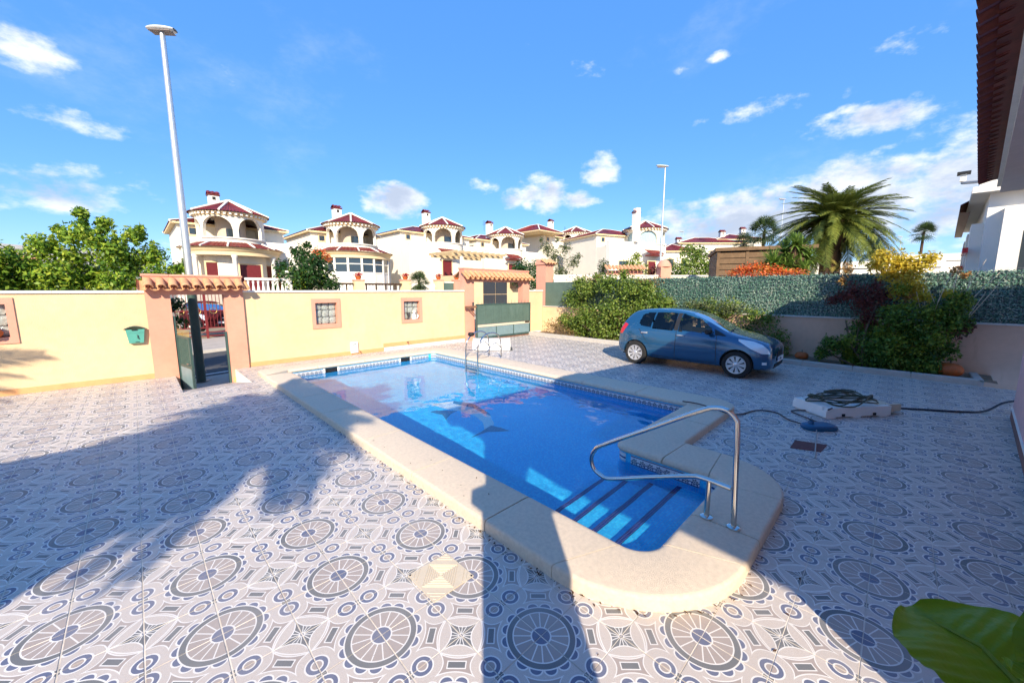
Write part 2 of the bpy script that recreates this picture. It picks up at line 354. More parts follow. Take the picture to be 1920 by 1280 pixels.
# ------------------------------------------------------------------ mesh helpers
class MB:
    def __init__(s): s.v = []; s.f = []; s.sm = []
    def face(s, idx, sm=False): s.f.append(idx); s.sm.append(sm)
    def quad(s, a, b, c, d, sm=False):
        n = len(s.v); s.v += [tuple(a), tuple(b), tuple(c), tuple(d)]; s.face((n, n+1, n+2, n+3), sm); return s
    def poly(s, pts, sm=False):
        n = len(s.v); s.v += [tuple(p) for p in pts]; s.face(tuple(range(n, n+len(pts))), sm); return s
    def box(s, x0, y0, z0, x1, y1, z1, mtx=None, taper=None):
        n = len(s.v)
        for z in (z0, z1):
            for x, y in ((x0, y0), (x1, y0), (x1, y1), (x0, y1)):
                p = Vector((x, y, z)); s.v.append(tuple(mtx @ p) if mtx else (x, y, z))
        for f in ((0, 3, 2, 1), (4, 5, 6, 7), (0, 1, 5, 4), (1, 2, 6, 5), (2, 3, 7, 6), (3, 0, 4, 7)): s.face(tuple(n+i for i in f))
        return s
    def cbox(s, c, d, mtx=None): 
        return s.box(c[0]-d[0]/2, c[1]-d[1]/2, c[2]-d[2]/2, c[0]+d[0]/2, c[1]+d[1]/2, c[2]+d[2]/2, mtx)
    def bbox(s, x0, y0, z0, x1, y1, z1, b=.008):
        """box with chamfered top edges"""
        n = len(s.v)
        for z, o in ((z0, 0), (z1-b, 0), (z1, b)):
            for x, y in ((x0+o, y0+o), (x1-o, y0+o), (x1-o, y1-o), (x0+o, y1-o)): s.v.append((x, y, z))
        s.face((n, n+3, n+2, n+1)); s.face((n+8, n+9, n+10, n+11))
        for k in (0, 4):
            for i in range(4): s.face((n+k+i, n+k+(i+1) % 4, n+k+4+(i+1) % 4, n+k+4+i))
        return s
    def prism(s, pts, z0, z1):
        """polygon in xy extruded in z (points counter-clockwise)"""
        n = len(s.v); k = len(pts)
        s.v += [(p[0], p[1], z0) for p in pts] + [(p[0], p[1], z1) for p in pts]
        s.face(tuple(range(n+k-1, n-1, -1))); s.face(tuple(range(n+k, n+2*k)))
        for i in range(k): j = (i+1) % k; s.face((n+i, n+j, n+k+j, n+k+i))
        return s
    def tube(s, pts, r, seg=8, cap=True, closed=False):
        pts = [Vector(p) for p in pts]; k = len(pts); n = len(s.v)
        rs = r if isinstance(r, (list, tuple)) else [r]*k
        up = None
        for i, p in enumerate(pts):
            if closed: t = pts[(i+1) % k] - pts[i-1]
            else: t = pts[min(i+1, k-1)] - pts[max(i-1, 0)]
            t.normalize()
            if up is None:
                a = Vector((0, 0, 1)) if abs(t.z) < .9 else Vector((1, 0, 0)); up = (a - t*a.dot(t)).normalized()
            else: up = (up - t*up.dot(t)).normalized()
            b = t.cross(up)
            for j in range(seg):
                an = 2*math.pi*j/seg; s.v.append(tuple(p + (up*math.cos(an) + b*math.sin(an))*rs[i]))
        for i in range(k if closed else k-1):
            i2 = (i+1) % k
            for j in range(seg):
                j2 = (j+1) % seg; s.face((n+i*seg+j, n+i*seg+j2, n+i2*seg+j2, n+i2*seg+j), True)
        if cap and not closed:
            s.face(tuple(n+j for j in range(seg-1, -1, -1))); s.face(tuple(n+(k-1)*seg+j for j in range(seg)))
        return s
    def lathe(s, prof, seg=20, c=(0, 0, 0), axis='z', a0=0.0, a1=2*math.pi, sm=True):
        n = len(s.v); full = abs(a1-a0-2*math.pi) < 1e-6; m = seg if full else seg+1
        for r, z in prof:
            for j in range(m):
                a = a0+(a1-a0)*j/seg; x, y = r*math.cos(a), r*math.sin(a)
                p = (x, y, z) if axis == 'z' else ((z, x, y) if axis == 'x' else (x, z, y))
                s.v.append((p[0]+c[0], p[1]+c[1], p[2]+c[2]))
        for i in range(len(prof)-1):
            for j in range(m if full else seg):
                j2 = (j+1) % m; s.face((n+i*m+j, n+i*m+j2, n+(i+1)*m+j2, n+(i+1)*m+j), sm)
        return s
    def grid(s, fn, nu, nv, sm=True):
        n = len(s.v)
        for i in range(nu+1):
            for j in range(nv+1): s.v.append(tuple(fn(i/nu, j/nv)))
        for i in range(nu):
            for j in range(nv):
                a = n+i*(nv+1)+j; s.face((a, a+1, a+nv+2, a+nv+1), sm)
        return s
    def mesh(s, name, m=None, smooth_all=None):
        me = bpy.data.meshes.new(name); me.from_pydata(s.v, [], s.f); 
        me.polygons.foreach_set('use_smooth', [smooth_all if smooth_all is not None else x for x in s.sm])
        if m: me.materials.append(M[m])
        me.update()
        if smooth_all is None and any(s.sm): me.set_sharp_from_angle(angle=R(50))
        return me
    def build(s, name, m, parent=None, loc=None, rotz=None, smooth_all=None):
        return link(name, s.mesh(name, m, smooth_all), parent, loc, rotz)
def link(name, me, parent=None, loc=None, rotz=None):
    o = bpy.data.objects.new(name, me); COL.objects.link(o)
    if parent: o.parent = parent
    if loc is not None: o.location = loc
    if rotz: o.rotation_euler = (0, 0, rotz)
    return o
def tag(o, label=None, cat=None, group=None, kind=None):
    if label: o['label'] = label
    if cat: o['category'] = cat
    if group: o['group'] = group
    if kind: o['kind'] = kind
    return o
def thing(name, label, cat, loc=(0, 0, 0), rotz=0, group=None):
    o = bpy.data.objects.new(name, None); COL.objects.link(o); o.location = loc; o.rotation_euler = (0, 0, rotz)
    o.empty_display_size = .2
    return tag(o, label, cat, group)
def copy_tree(o, parent=None):
    c = o.copy(); COL.objects.link(c); c.parent = parent
    for ch in list(o.children): copy_tree(ch, c)
    return c
def B(*a): return MB().box(*a)
def fix_normals(me):
    bm = bmesh.new(); bm.from_mesh(me); bmesh.ops.recalc_face_normals(bm, faces=bm.faces); bm.to_mesh(me); bm.free()
def spline(pts, n=8, closed=False):
    """Catmull-Rom through points"""
    P = [Vector(p) for p in pts]; out = []; k = len(P)
    for i in range(k if closed else k-1):
        if closed: p0, p1, p2, p3 = P[i-1], P[i], P[(i+1) % k], P[(i+2) % k]
        else: p0, p1, p2, p3 = P[max(i-1, 0)], P[i], P[i+1], P[min(i+2, k-1)]
        for j in range(n):
            t = j/n
            out.append(.5*((2*p1) + (-p0+p2)*t + (2*p0-5*p1+4*p2-p3)*t*t + (-p0+3*p1-3*p2+p3)*t**3))
    if not closed: out.append(P[-1])
    return out
def leaves(name, clumps, n, size, m, parent=None, seed=1, loc=None, outward=.6, up=.35, aspect=.5, shell=.45, jit=.35):
    """leaf cloud: clumps = (x, y, z, rx, ry, rz[, weight])"""
    rg = np.random.default_rng(seed)
    C = np.array([c[:6] for c in clumps], float)
    wt = np.array([(c[6] if len(c) > 6 else c[3]*c[4]*c[5])**.55 if len(c) <= 6 else c[6] for c in clumps], float); wt /= wt.sum()
    k = rg.choice(len(C), n, p=wt)
    d = rg.normal(size=(n, 3)); d /= np.linalg.norm(d, axis=1, keepdims=True)
    rad = rg.random(n)**shell * (1 + jit*(rg.random(n)-.5))
    pos = C[k, :3] + d*C[k, 3:]*rad[:, None]
    nr = d*outward + rg.normal(size=(n, 3))*.55 + np.array([0, 0, up]); nr /= np.linalg.norm(nr, axis=1, keepdims=True)
    t = np.cross(nr, rg.normal(size=(n, 3))); t /= np.linalg.norm(t, axis=1, keepdims=True); b = np.cross(nr, t)
    s = size*(.6+.8*rg.random(n))[:, None]
    V = np.stack([pos-t*s*.5, pos+b*s*aspect*.5-nr*s*.08, pos+t*s*.5-nr*s*.12, pos-b*s*aspect*.5-nr*s*.08], 1).reshape(-1, 3)
    me = bpy.data.meshes.new(name); me.vertices.add(4*n); me.vertices.foreach_set('co', V.astype(np.float32).ravel())
    me.loops.add(4*n); me.loops.foreach_set('vertex_index', np.arange(4*n, dtype=np.int32))
    me.polygons.add(n); me.polygons.foreach_set('loop_start', np.arange(0, 4*n, 4, dtype=np.int32)); me.polygons.foreach_set('loop_total', np.full(n, 4, np.int32))
    me.materials.append(M[m]); me.update(calc_edges=True); me.validate()
    return link(name, me, parent, loc)
# pixel -> place: where a point of the picture lies on a plane, used once to set out the plan
fx_, fy_ = math.cos(R(YAW)), math.sin(R(YAW)); rx_, ry_ = math.sin(R(YAW)), -math.cos(R(YAW))
def ray(x, y):
    u = (x-960)/F_PX; v = -(y-640)/F_PX
    fw = math.cos(PITCH)+v*math.sin(PITCH); upc = -math.sin(PITCH)+v*math.cos(PITCH)
    return Vector((fw*fx_+u*rx_, fw*fy_+u*ry_, upc))
def at(x, y, d):
    r = ray(x, y); h = math.hypot(r.x, r.y); return Vector((r.x*d/h, r.y*d/h, 2+r.z*d/h))
def on_y(x, y, Y): r = ray(x, y); t = Y/r.y; return Vector((r.x*t, Y, 2+r.z*t))
def on_x(x, y, X): r = ray(x, y); t = X/r.x; return Vector((X, r.y*t, 2+r.z*t))
def on_z(x, y, Z): r = ray(x, y); t = (Z-2)/r.z; return Vector((r.x*t, r.y*t, Z))
def in_view(p):
    q = Vector(p)-Vector((0, 0, 2)); f = q.x*fx_+q.y*fy_; r = q.x*rx_+q.y*ry_
    D = f*math.cos(PITCH)-q.z*math.sin(PITCH); U = f*math.sin(PITCH)+q.z*math.cos(PITCH)
    if D < .1: return None
    return (960+F_PX*r/D, 640-F_PX*U/D, D)

# ================================================================== GROUND, STREET
def street_z(x): return -.5+.045*max(-40, min(60, x))
gx = [-900, -300, -120, -60, -40, -20, 0, 20, 40, 60, 90, 150, 400, 1200]; gy = [-700, -200, -60, -20]
def ground_mesh():
    mb = MB(); xs = gx; ys = [11.95, 13, 24, 40, 80, 160, 400, 1500]
    mb.grid(lambda u, v: (xs[round(u*(len(xs)-1))], ys[round(v*(len(ys)-1))], street_z(xs[round(u*(len(xs)-1))])-.22), len(xs)-1, len(ys)-1, False)
    # right of the garden, and behind it
    mb.quad((13.75, -700, .0), (1200, -700, 1.5), (1200, 11.95, street_z(60)-.22), (13.75, 11.95, -.1))
    mb.quad((-900, -700, -.3), (13.75, -700, -.3), (13.75, -12, -.3), (-900, -12, -.3))
    mb.quad((-900, -12, -.3), (-9, -12, -.3), (-9, 11.95, -.3), (-900, 11.95, -.3))
    return mb
tag(ground_mesh().build('ground', 'ground'), kind='structure')
def strip(name, y0, y1, dz, m, x0=-60, x1=90, th=None):
    mb = MB(); n = 30
    for i in range(n):
        a = x0+(x1-x0)*i/n; b = x0+(x1-x0)*(i+1)/n
        za, zb = street_z(a)+dz, street_z(b)+dz
        mb.quad((a, y0, za), (b, y0, zb), (b, y1, zb), (a, y1, za))
        if th:
            mb.quad((a, y0, za-th), (b, y0, zb-th), (b, y0, zb), (a, y0, za)); mb.quad((b, y1, zb-th), (a, y1, za-th), (a, y1, za), (b, y1, zb))
    return tag(mb.build(name, m), kind='structure')
strip('road', 13.55, 19.3, -.10, 'asphalt')
strip('pavement_near', 11.95, 13.40, .0, 'pavement', th=.2)
strip('kerb_near', 13.40, 13.55, .004, 'kerb_stone', th=.2)
strip('kerb_far', 19.3, 19.45, .024, 'kerb_stone', th=.2)
strip('pavement_far', 19.45, 23.9, .02, 'pavement', th=.2)
strip('road_line', 14.45, 14.56, -.096, 'line_paint')

# ================================================================== PATIO FLOOR
T = .33; TX0, TY0 = 1.5, 1.28
X_MIN, X_MAX, Y_MIN, Y_MAX = -6.3, 12.42, -4.2, 11.74
RAMP = (.50, 1.64, 9.72, 11.75, -.35)
# pool plan
IX0, IX1, IXN, IY0, IYJ, IY1 = 2.42, 6.52, 4.12, 1.06, 2.32, 10.10
OX0, OX1, OXN, OY0, OYJ, OY1 = 1.89, 7.16, 4.74, .57, 1.72, 10.66
def arc(cx, cy_, r, a0, a1, n=8): return [(cx+r*math.cos(R(a0+(a1-a0)*i/n)), cy_+r*math.sin(R(a0+(a1-a0)*i/n))) for i in range(n+1)]
def under_pool(x, y, g=.24):
    if OX0+g < x < OX1-g and OYJ+g < y < OY1-g: return True
    if OX0+g < x < OXN-g and OY0+g < y <= OYJ+g: return (x-(OX0+.9))**2+(y-(OY0+.9))**2 < (.9-g)**2 or x > OX0+.9 or y > OY0+.9
    return False
floor = bpy.data.objects.new('patio_floor', B(X_MIN, Y_MIN, -.06, X_MAX, Y_MAX, -.009).mesh('patio_floor', 'grout'))
# the bed under the tiles, with the pool and the ramp left open
def bed():
    mb = MB(); z = -.0022
    for (a, b, c, d) in ((X_MIN, Y_MIN, IX0-.2, RAMP[2]), (X_MIN, RAMP[2], RAMP[0], Y_MAX), (RAMP[1], RAMP[2], IX0-.2, Y_MAX), (IX0-.2, Y_MIN, X_MAX, IY0-.2), (IXN+.2, IY0-.2, X_MAX, IYJ-.2), (IX1+.2, IYJ-.2, X_MAX, Y_MAX), (IX0-.2, IY1+.2, IX1+.2, Y_MAX)):
        mb.quad((a, b, z), (c, b, z), (c, d, z), (a, d, z))
    return mb
floor = tag(bed().build('patio_floor', 'grout'), kind='structure')
cells = []
i0, i1 = math.floor((X_MIN-TX0)/T), math.ceil((X_MAX-TX0)/T); j0, j1 = math.floor((Y_MIN-TY0)/T), math.ceil((Y_MAX-TY0)/T)
for i in range(i0, i1):
    for j in range(j0, j1):
        a, b = TX0+i*T, TY0+j*T; c, d = a+T, b+T
        a, c = max(a, X_MIN), min(c, X_MAX); b, d = max(b, Y_MIN), min(d, Y_MAX)
        if c-a < .02 or d-b < .02: continue
        if under_pool((a+c)/2, (b+d)/2): continue
        rects = [(a, b, c, d)]
        if c > RAMP[0] and a < RAMP[1] and d > RAMP[2]:
            rects = []
            if a < RAMP[0]: rects.append((a, b, RAMP[0], d))
            if c > RAMP[1]: rects.append((RAMP[1], b, c, d))
            if b < RAMP[2]: rects.append((max(a, RAMP[0]), b, min(c, RAMP[1]), RAMP[2]))
        for rct in rects:
            if rct[2]-rct[0] > .03 and rct[3]-rct[1] > .03: cells.append(rct)
def cell_size(rc):
    pts = [in_view((x, y, 0)) for x, y in ((rc[0], rc[1]), (rc[2], rc[1]), (rc[2], rc[3]), (rc[0], rc[3]))]
    if any(p is None for p in pts): return 0
    if not any(-20 < p[0] < 1940 and 0 < p[1] < 1300 for p in pts): return 0
    return abs(sum(pts[k][0]*pts[(k+1) % 4][1]-pts[(k+1) % 4][0]*pts[k][1] for k in range(4)))/2
cells.sort(key=cell_size, reverse=True)
GX, GY = .0034, .0016
tile_mesh = {}
rest = MB()
for k, rc in enumerate(cells):
    wx, wy = round(rc[2]-rc[0], 4), round(rc[3]-rc[1], 4); cx, cyy = (rc[0]+rc[2])/2, (rc[1]+rc[3])/2
    dz = random.uniform(-.0008, .0008)
    if k < 300:
        if (wx, wy) not in tile_mesh:
            tile_mesh[(wx, wy)] = MB().bbox(-wx/2+GX, -wy/2+GY, -.02, wx/2-GX, wy/2-GY, 0, .0015).mesh('tile', 'patio_tile')
        o = link('tile', tile_mesh[(wx, wy)], floor, (cx, cyy, dz)); o.rotation_euler = (random.uniform(-.0012, .0012), random.uniform(-.0012, .0012), 0)
    else:
        rest.bbox(rc[0]+GX, rc[1]+GY, -.02+dz, rc[2]-GX, rc[3]-GY, dz, .0015)
tag(rest.build('tile_field', 'patio_tile', floor), kind='stuff')
# sloping way down to the garden door
rm = MB(); x0, x1, ya, yb, zb = RAMP
rm.quad((x0, ya, 0), (x1, ya, 0), (x1, yb+.25, zb-.04), (x0, yb+.25, zb-.04))
rm.build('ramp_slab', 'patio_tile', floor)
B(x0-.02, ya, -.5, x0, yb, -.008).build('ramp_side', 'grout', floor)
B(x1, ya, -.5, x1+.02, yb, -.008).build('ramp_side', 'white_paint', floor)

# ================================================================== POOL
pool = thing('swimming_pool', 'L-shaped in-ground swimming pool with blue mosaic and sandy stone coping', 'swimming pool', (OX0, OY0, 0))
pool.location = (0, 0, 0)
CZ = .105
def coping_piece(st):
    """st: list of (inner xy, outer xy)"""
    mb = MB(); n = len(st)
    def prof(I, O):
        I = Vector((*I, 0)); O = Vector((*O, 0)); d = (O-I); L = d.length; d /= L
        P = []
        for t, z in ((.012, .02), (-.020, .028), (-.032, .048), (-.030, .070), (-.016, .090), (.010, CZ-.004), (.035, CZ-.001), (L-.03, CZ), (L-.013, CZ-.004), (L-.003, CZ-.015), (L, CZ-.032), (L, -.03)):
            P.append(tuple(I+d*t+Vector((0, 0, z))))
        return P
    m = 12
    for I, O in st: mb.v += prof(I, O)
    for i in range(n-1):
        for j in range(m-1): mb.face((i*m+j, i*m+j+1, (i+1)*m+j+1, (i+1)*m+j), True)
    mb.face(tuple(range(m))); mb.face(tuple((n-1)*m+j for j in range(m-1, -1, -1)))
    me = mb.mesh('coping_stone', 'coping'); fix_normals(me)
    return link('coping_stone', me, pool)
gp = .006
def straight(a, b, fn, n=3):
    d = 1 if b > a else -1
    return coping_piece([fn(a+d*gp+(b-a-2*d*gp)*i/n) for i in range(n+1)])
rI, rO = .24, .95
def piece(I0, O0, I1, O1, n=3):
    I0, O0, I1, O1 = (Vector(p) for p in (I0, O0, I1, O1)); L = (O1-O0).length; e = gp/L
    return coping_piece([(tuple(I0.lerp(I1, t)), tuple(O0.lerp(O1, t))) for t in [e+(1-2*e)*i/n for i in range(n+1)]])
for a, b in zip((2.24, 3.42, 4.62, 6.12, 7.3, 8.5), (3.42, 4.62, 6.12, 7.3, 8.5, 9.75)): straight(a, b, lambda y: ((IX0, y), (OX0, y)))
piece((IX0, IY0+rI), (OX0, OY0+rO), (IX0, 2.24), (OX0, 2.24))
ai = arc(IX0+rI, IY0+rI, rI, 180, 270, 14); ao = arc(OX0+rO, OY0+rO, rO, 180, 270, 14); coping_piece(list(zip(ai, ao)))
piece((IX0+rI, IY0), (OX0+rO, OY0), (3.22, IY0), (3.22, OY0))
piece((3.22, IY0), (3.22, OY0), (IXN-.16, IY0), (OXN-.72, OY0))
ai = arc(IXN-.16, IY0+.16, .16, 270, 360, 12); ao = arc(OXN-.72, OY0+.72, .72, 270, 360, 12); coping_piece(list(zip(ai, ao)))
piece((IXN, IY0+.16), (OXN, OY0+.72), (IXN, OYJ), (OXN, OYJ-.02))
ai = arc(IXN+.14, IYJ-.14, .14, 180, 90, 8); ao = arc(OXN+.02, OYJ-.02, .02, 180, 90, 8)
coping_piece([((IXN, OYJ+gp), (OXN, OYJ-.02))]+list(zip(ai, ao))+[((OXN-gp, IYJ), (OXN+.02, OYJ))])
straight(OXN, 5.6, lambda x: ((x, IYJ), (x, OYJ))); piece((5.6, IYJ), (5.6, OYJ), (IX1-.05, IYJ), (OX1-.42, OYJ))
ai = arc(IX1-.05, IYJ+.05, .05, 270, 360, 10); ao = arc(OX1-.42, OYJ+.42, .42, 270, 360, 10); coping_piece(list(zip(ai, ao)))
ys = [OYJ+.42, 3.3, 4.5, 5.7, 6.9, 8.1, 9.3, OY1-.36]
yi = [IYJ+.05]+ys[1:-1]+[IY1-.12]
for q_ in range(len(ys)-1): piece((IX1, yi[q_]), (OX1, ys[q_]), (IX1, yi[q_+1]), (OX1, ys[q_+1]))
ai = arc(IX1-.12, IY1-.12, .12, 0, 90, 6); ao = arc(OX1-.36, OY1-.36, .36, 0, 90, 6); coping_piece(list(zip(ai, ao)))
xs = [OX1-.36, 5.5, 4.3, 3.1, 2.42]
xi = [IX1-.12]+xs[1:]
for q_ in range(len(xs)-1): piece((xi[q_], IY1), (xs[q_], OY1), (xi[q_+1], IY1), (xs[q_+1], OY1))
coping_piece([((IX0+.02, IY1), (2.40, OY1)), ((IX0+.02, IY1), (OX0+.22, OY1)), ((IX0+.01, IY1-.01), (OX0+.07, OY1-.07)), ((IX0, IY1-.02), (OX0, OY1-.22)), ((IX0, IY1-.03), (OX0, 9.75+gp))])
# basin
WZ, DEPTH = -.09, -1.08
outline = arc(IX0+rI, IY0+rI, rI, 180, 270, 8)+arc(IXN-.16, IY0+.16, .16, 270, 360, 8)+arc(IXN+.14, IYJ-.14, .14, 180, 90, 8)+arc(IX1-.05, IYJ+.05, .05, 270, 360, 4)+arc(IX1-.12, IY1-.12, .12, 0, 90, 4)+[(IX0, IY1)]
bs = MB(); k = len(outline)
bs.v += [(x, y, .02) for x, y in outline]+[(x, y, DEPTH) for x, y in outline]
for i in range(k): j = (i+1) % k; bs.face((j, i, k+i, k+j))
bs.face(tuple(range(k, 2*k)))
bs.build('basin', 'mosaic_blue', pool)
# steps
SY = [IY0, 1.54, 1.86, 2.18, 2.50]; SZ = [-.27, -.46, -.65, -.84]
for i in range(4):
    o = B(IX0+.004, SY[i]+.002, DEPTH+.004, IXN-.004 if SY[i+1] < IYJ else IXN+.10, SY[i+1], SZ[i]).build('step', 'mosaic_blue', pool)
    if i == 0:
        pass
    B(IX0+.006, SY[i+1]-.050, SZ[i]+.001, IXN-.006, SY[i+1]+.003, SZ[i]+.006).build('nosing', 'mosaic_navy', o)
    B(IX0+.006, SY[i+1]+.001, SZ[i]-.05, IXN-.006, SY[i+1]+.004, SZ[i]+.0005).build('nosing', 'mosaic_navy', o)
# waterline tiles: 0.2 m decorated tiles along every wall
wt = B(-.0985, -.004, -.069, .0985, .004, .069).mesh('waterline_tile', 'waterline_tile')
def wl(x, y, rz): o = link('waterline_tile', wt, pool, (x, y, -.062), rz); return o
SK = (3.42, 5.52)
def runw(p, q, rz, skip=()):
    p, q = Vector(p), Vector(q); L = (q-p).length; n = int(L/.2); d = (q-p)/L; off = (L-n*.2)/2+.1
    for i in range(n):
        c = p+d*(off+i*.2)
        if any(abs(c.x-s) < .17 for s in skip): continue
        wl(c.x, c.y, rz)
runw((IX0+.005, IY1), (IX0+.005, IY0+rI), math.pi/2); runw((IX1-.12, IY1-.005), (IX0, IY1-.005), math.pi, SK)
runw((IX1-.005, IYJ+.05), (IX1-.005, IY1-.12), -math.pi/2); runw((IXN+.15, IYJ+.005), (IX1-.05, IYJ+.005), 0)
runw((IXN-.005, IY0+.16), (IXN-.005, IYJ-.12), -math.pi/2); runw((IX0+rI, IY0+.005), (IXN-.16, IY0+.005), 0)
for (cx, cyy, r, t0, t1) in ((IXN+.14, IYJ-.14, .145, 180, 90), (IX1-.12, IY1-.12, .115, 0, 90), (IX0+rI, IY0+rI, rI-.005, 180, 270), (IXN-.16, IY0+.16, .155, 270, 360)):
    mb = MB(); mb.grid(lambda u, v: (cx+r*math.cos(R(t0+(t1-t0)*u)), cyy+r*math.sin(R(t0+(t1-t0)*u)), -.131+.138*v), 6, 1); mb.build('waterline_tile', 'waterline_tile', pool)
for sx in SK:
    mb = MB()
    mb.box(sx-.20, IY1-.012, -.15, sx-.15, IY1+.01, .012).box(sx+.15, IY1-.012, -.15, sx+.20, IY1+.01, .012)
    o = mb.build('skimmer', 'white_plastic', pool)
    B(sx-.15, IY1-.009, -.15, sx+.15, IY1-.003, .012).build('mouth', 'black', o)
# water: a gently rippled sheet
def ripple(x, y):
    return float((RA[:, 2]*np.sin(RA[:, 0]*x+RA[:, 1]*y+RA[:, 3])).sum())
_r = random.Random(4); RIP = []
for k_ in range(26):
    L_ = _r.uniform(.22, 1.1); a_ = _r.uniform(0, 6.283); RIP.append((2*math.pi/L_*math.cos(a_), 2*math.pi/L_*math.sin(a_), .00030*L_, _r.uniform(0, 6.28)))
for k_ in range(22):
    L_ = _r.uniform(.13, .34); a_ = _r.uniform(0, 6.283); k2 = 2*math.pi/L_; RIP.append((k2*math.cos(a_), k2*math.sin(a_), .0026/k2, _r.uniform(0, 6.28)))
RA = np.array(RIP)
wm = MB(); nx_, ny_ = 164, 362; idx = {}
gxs = [IX0+(IX1-IX0)*i/nx_ for i in range(nx_+1)]; gys = [IY0+(IY1-IY0)*j/ny_ for j in range(ny_+1)]
def wv(i, j):
    if (i, j) not in idx: idx[(i, j)] = len(wm.v); wm.v.append((gxs[i], gys[j], WZ+ripple(gxs[i], gys[j])))
    return idx[(i, j)]
for i in range(nx_):
    for j in range(ny_):
        if (gxs[i]+gxs[i+1])/2 > IXN+.10 and (gys[j]+gys[j+1])/2 < IYJ-.10: continue
        wm.face((wv(i, j), wv(i+1, j), wv(i+1, j+1), wv(i, j+1)), True)
water = tag(wm.build('water', 'pool_water'), kind='structure')
water.cycles.is_caustics_caster = True
for o_ in pool.children_recursive: o_.cycles.is_caustics_receiver = True
# dolphin mosaic on the floor
def on_floor(pts, m, z, name, parent):
    mb = MB(); mb.prism(pts, DEPTH+.001, DEPTH+z); me = mb.mesh(name, m); fix_normals(me); return link(name, me, parent)
dol = tag(on_floor([(4.23, 6.73), (4.72, 6.6), (4.92, 6.12), (4.79, 5.54), (4.48, 5.01), (4.2, 4.82), (4.19, 4.93), (4.41, 5.25), (4.49, 5.63), (4.42, 6.02), (4.28, 6.37)], 'mosaic_white', .004, 'dolphin_mosaic', None),
          'pale dolphin mosaic set into the blue pool floor', 'mosaic')
on_floor([(4.2, 4.95), (3.82, 4.85), (4.0, 4.84), (4.18, 4.84), (4.49, 4.6), (4.44, 4.84), (4.4, 4.99)], 'mosaic_fin', .006, 'tail_fin', dol)
on_floor([(3.97, 6.36), (4.13, 6.34), (4.41, 6.03), (4.2, 5.98), (3.96, 5.79), (4.07, 6.07)], 'mosaic_fin', .006, 'side_fin', dol)
on_floor([(4.72, 6.6), (4.92, 6.12), (4.79, 5.54), (4.7, 5.35), (4.68, 5.57), (4.74, 5.97), (4.61, 6.46)], 'mosaic_fin', .006, 'back', dol)
for o_ in [dol]+list(dol.children): o_.cycles.is_caustics_receiver = True

# ================================================================== STEEL RAILS
hr = thing('pool_handrail', 'bent stainless steel handrail above the pool steps', 'handrail', (3.25, .77, CZ))
def rel(o, pts): return [Vector(p)-o.location for p in pts]
hp = [(3.25, .76, .12), (3.25, .775, .5), (3.25, .79, .92), (3.25, .81, 1.0), (3.25, .87, 1.055), (3.25, .96, 1.055), (3.25, 1.08, 1.0), (3.25, 1.5, .735), (3.25, 1.98, .43), (3.25, 2.07, .35), (3.25, 2.11, .25), (3.25, 2.08, .15), (3.25, 1.99, .105), (3.25, 1.88, .105), (3.25, 1.5, .26), (3.25, 1.14, .405), (3.25, 1.02, .435), (3.25, .80, .425)]
MB().tube(rel(hr, spline(hp, 5)), .0215, 14).build('rail', 'steel', hr)
MB().tube(rel(hr, [(3.25, .965, .12), (3.25, .965, .43)]), .0215, 14).build('post', 'steel', hr)
for yy in (.76, .965): MB().lathe([(0, .022), (.03, .021), (.05, .012), (.052, 0)], 18).build('flange', 'steel', hr, (0, yy-.77, 0))
ld = thing('pool_ladder', 'chrome two-rail pool ladder at the far side of the pool', 'ladder', (6.85, 8.1, CZ))
for yy in (8.36, 7.84):
    lp = [(7.30, yy, .10), (7.29, yy, .45), (7.22, yy, .68), (7.05, yy, .80), (6.78, yy, .80), (6.60, yy, .70), (6.45, yy, .48), (6.43, yy, .0), (6.43, yy, -.9)]
    MB().tube(rel(ld, spline(lp, 6)), .022, 12).build('rail', 'steel', ld)
    MB().tube(rel(ld, spline([(7.29, yy, .36), (7.1, yy, .52), (6.9, yy, .44), (6.75, yy, .30), (6.45, yy, .34)], 5)), .014, 8).build('brace', 'steel', ld)
for zz in (-.25, -.5, -.75): B(-.47, -.27, zz-CZ-.02, -.38, .27, zz-CZ+.02).build('rung', 'steel', ld)

# ================================================================== BOUNDARY WALLS
WY, WT = 11.75, .22
def zb(x): return min(0, street_z(x))-.3
def wall_panels(x0, x1, holes, top, parent, m):
    """wall with rectangular holes built from blocks"""
    cuts = sorted({x0, x1, *[h[0] for h in holes], *[h[1] for h in holes]})
    mb = MB()
    for a, b in zip(cuts[:-1], cuts[1:]):
        hs_ = [h for h in holes if h[0] <= a+1e-4 and h[1] >= b-1e-4]
        if not hs_: mb.box(a, WY, zb(a), b, WY+WT, top)
        else:
            h = hs_[0]; mb.box(a, WY, zb(a), b, WY+WT, h[2]); mb.box(a, WY, h[3], b, WY+WT, top)
    return mb.build('panel', m, parent)
blk = MB(); blk.grid(lambda u, v: ((u-.5)*.178, -.03-.022*math.sin(math.pi*u)*math.sin(math.pi*v), (v-.5)*.184), 5, 5).box(-.089, -.03, -.092, .089, .05, .092)
blk = blk.mesh('glass_block', 'glass_block')
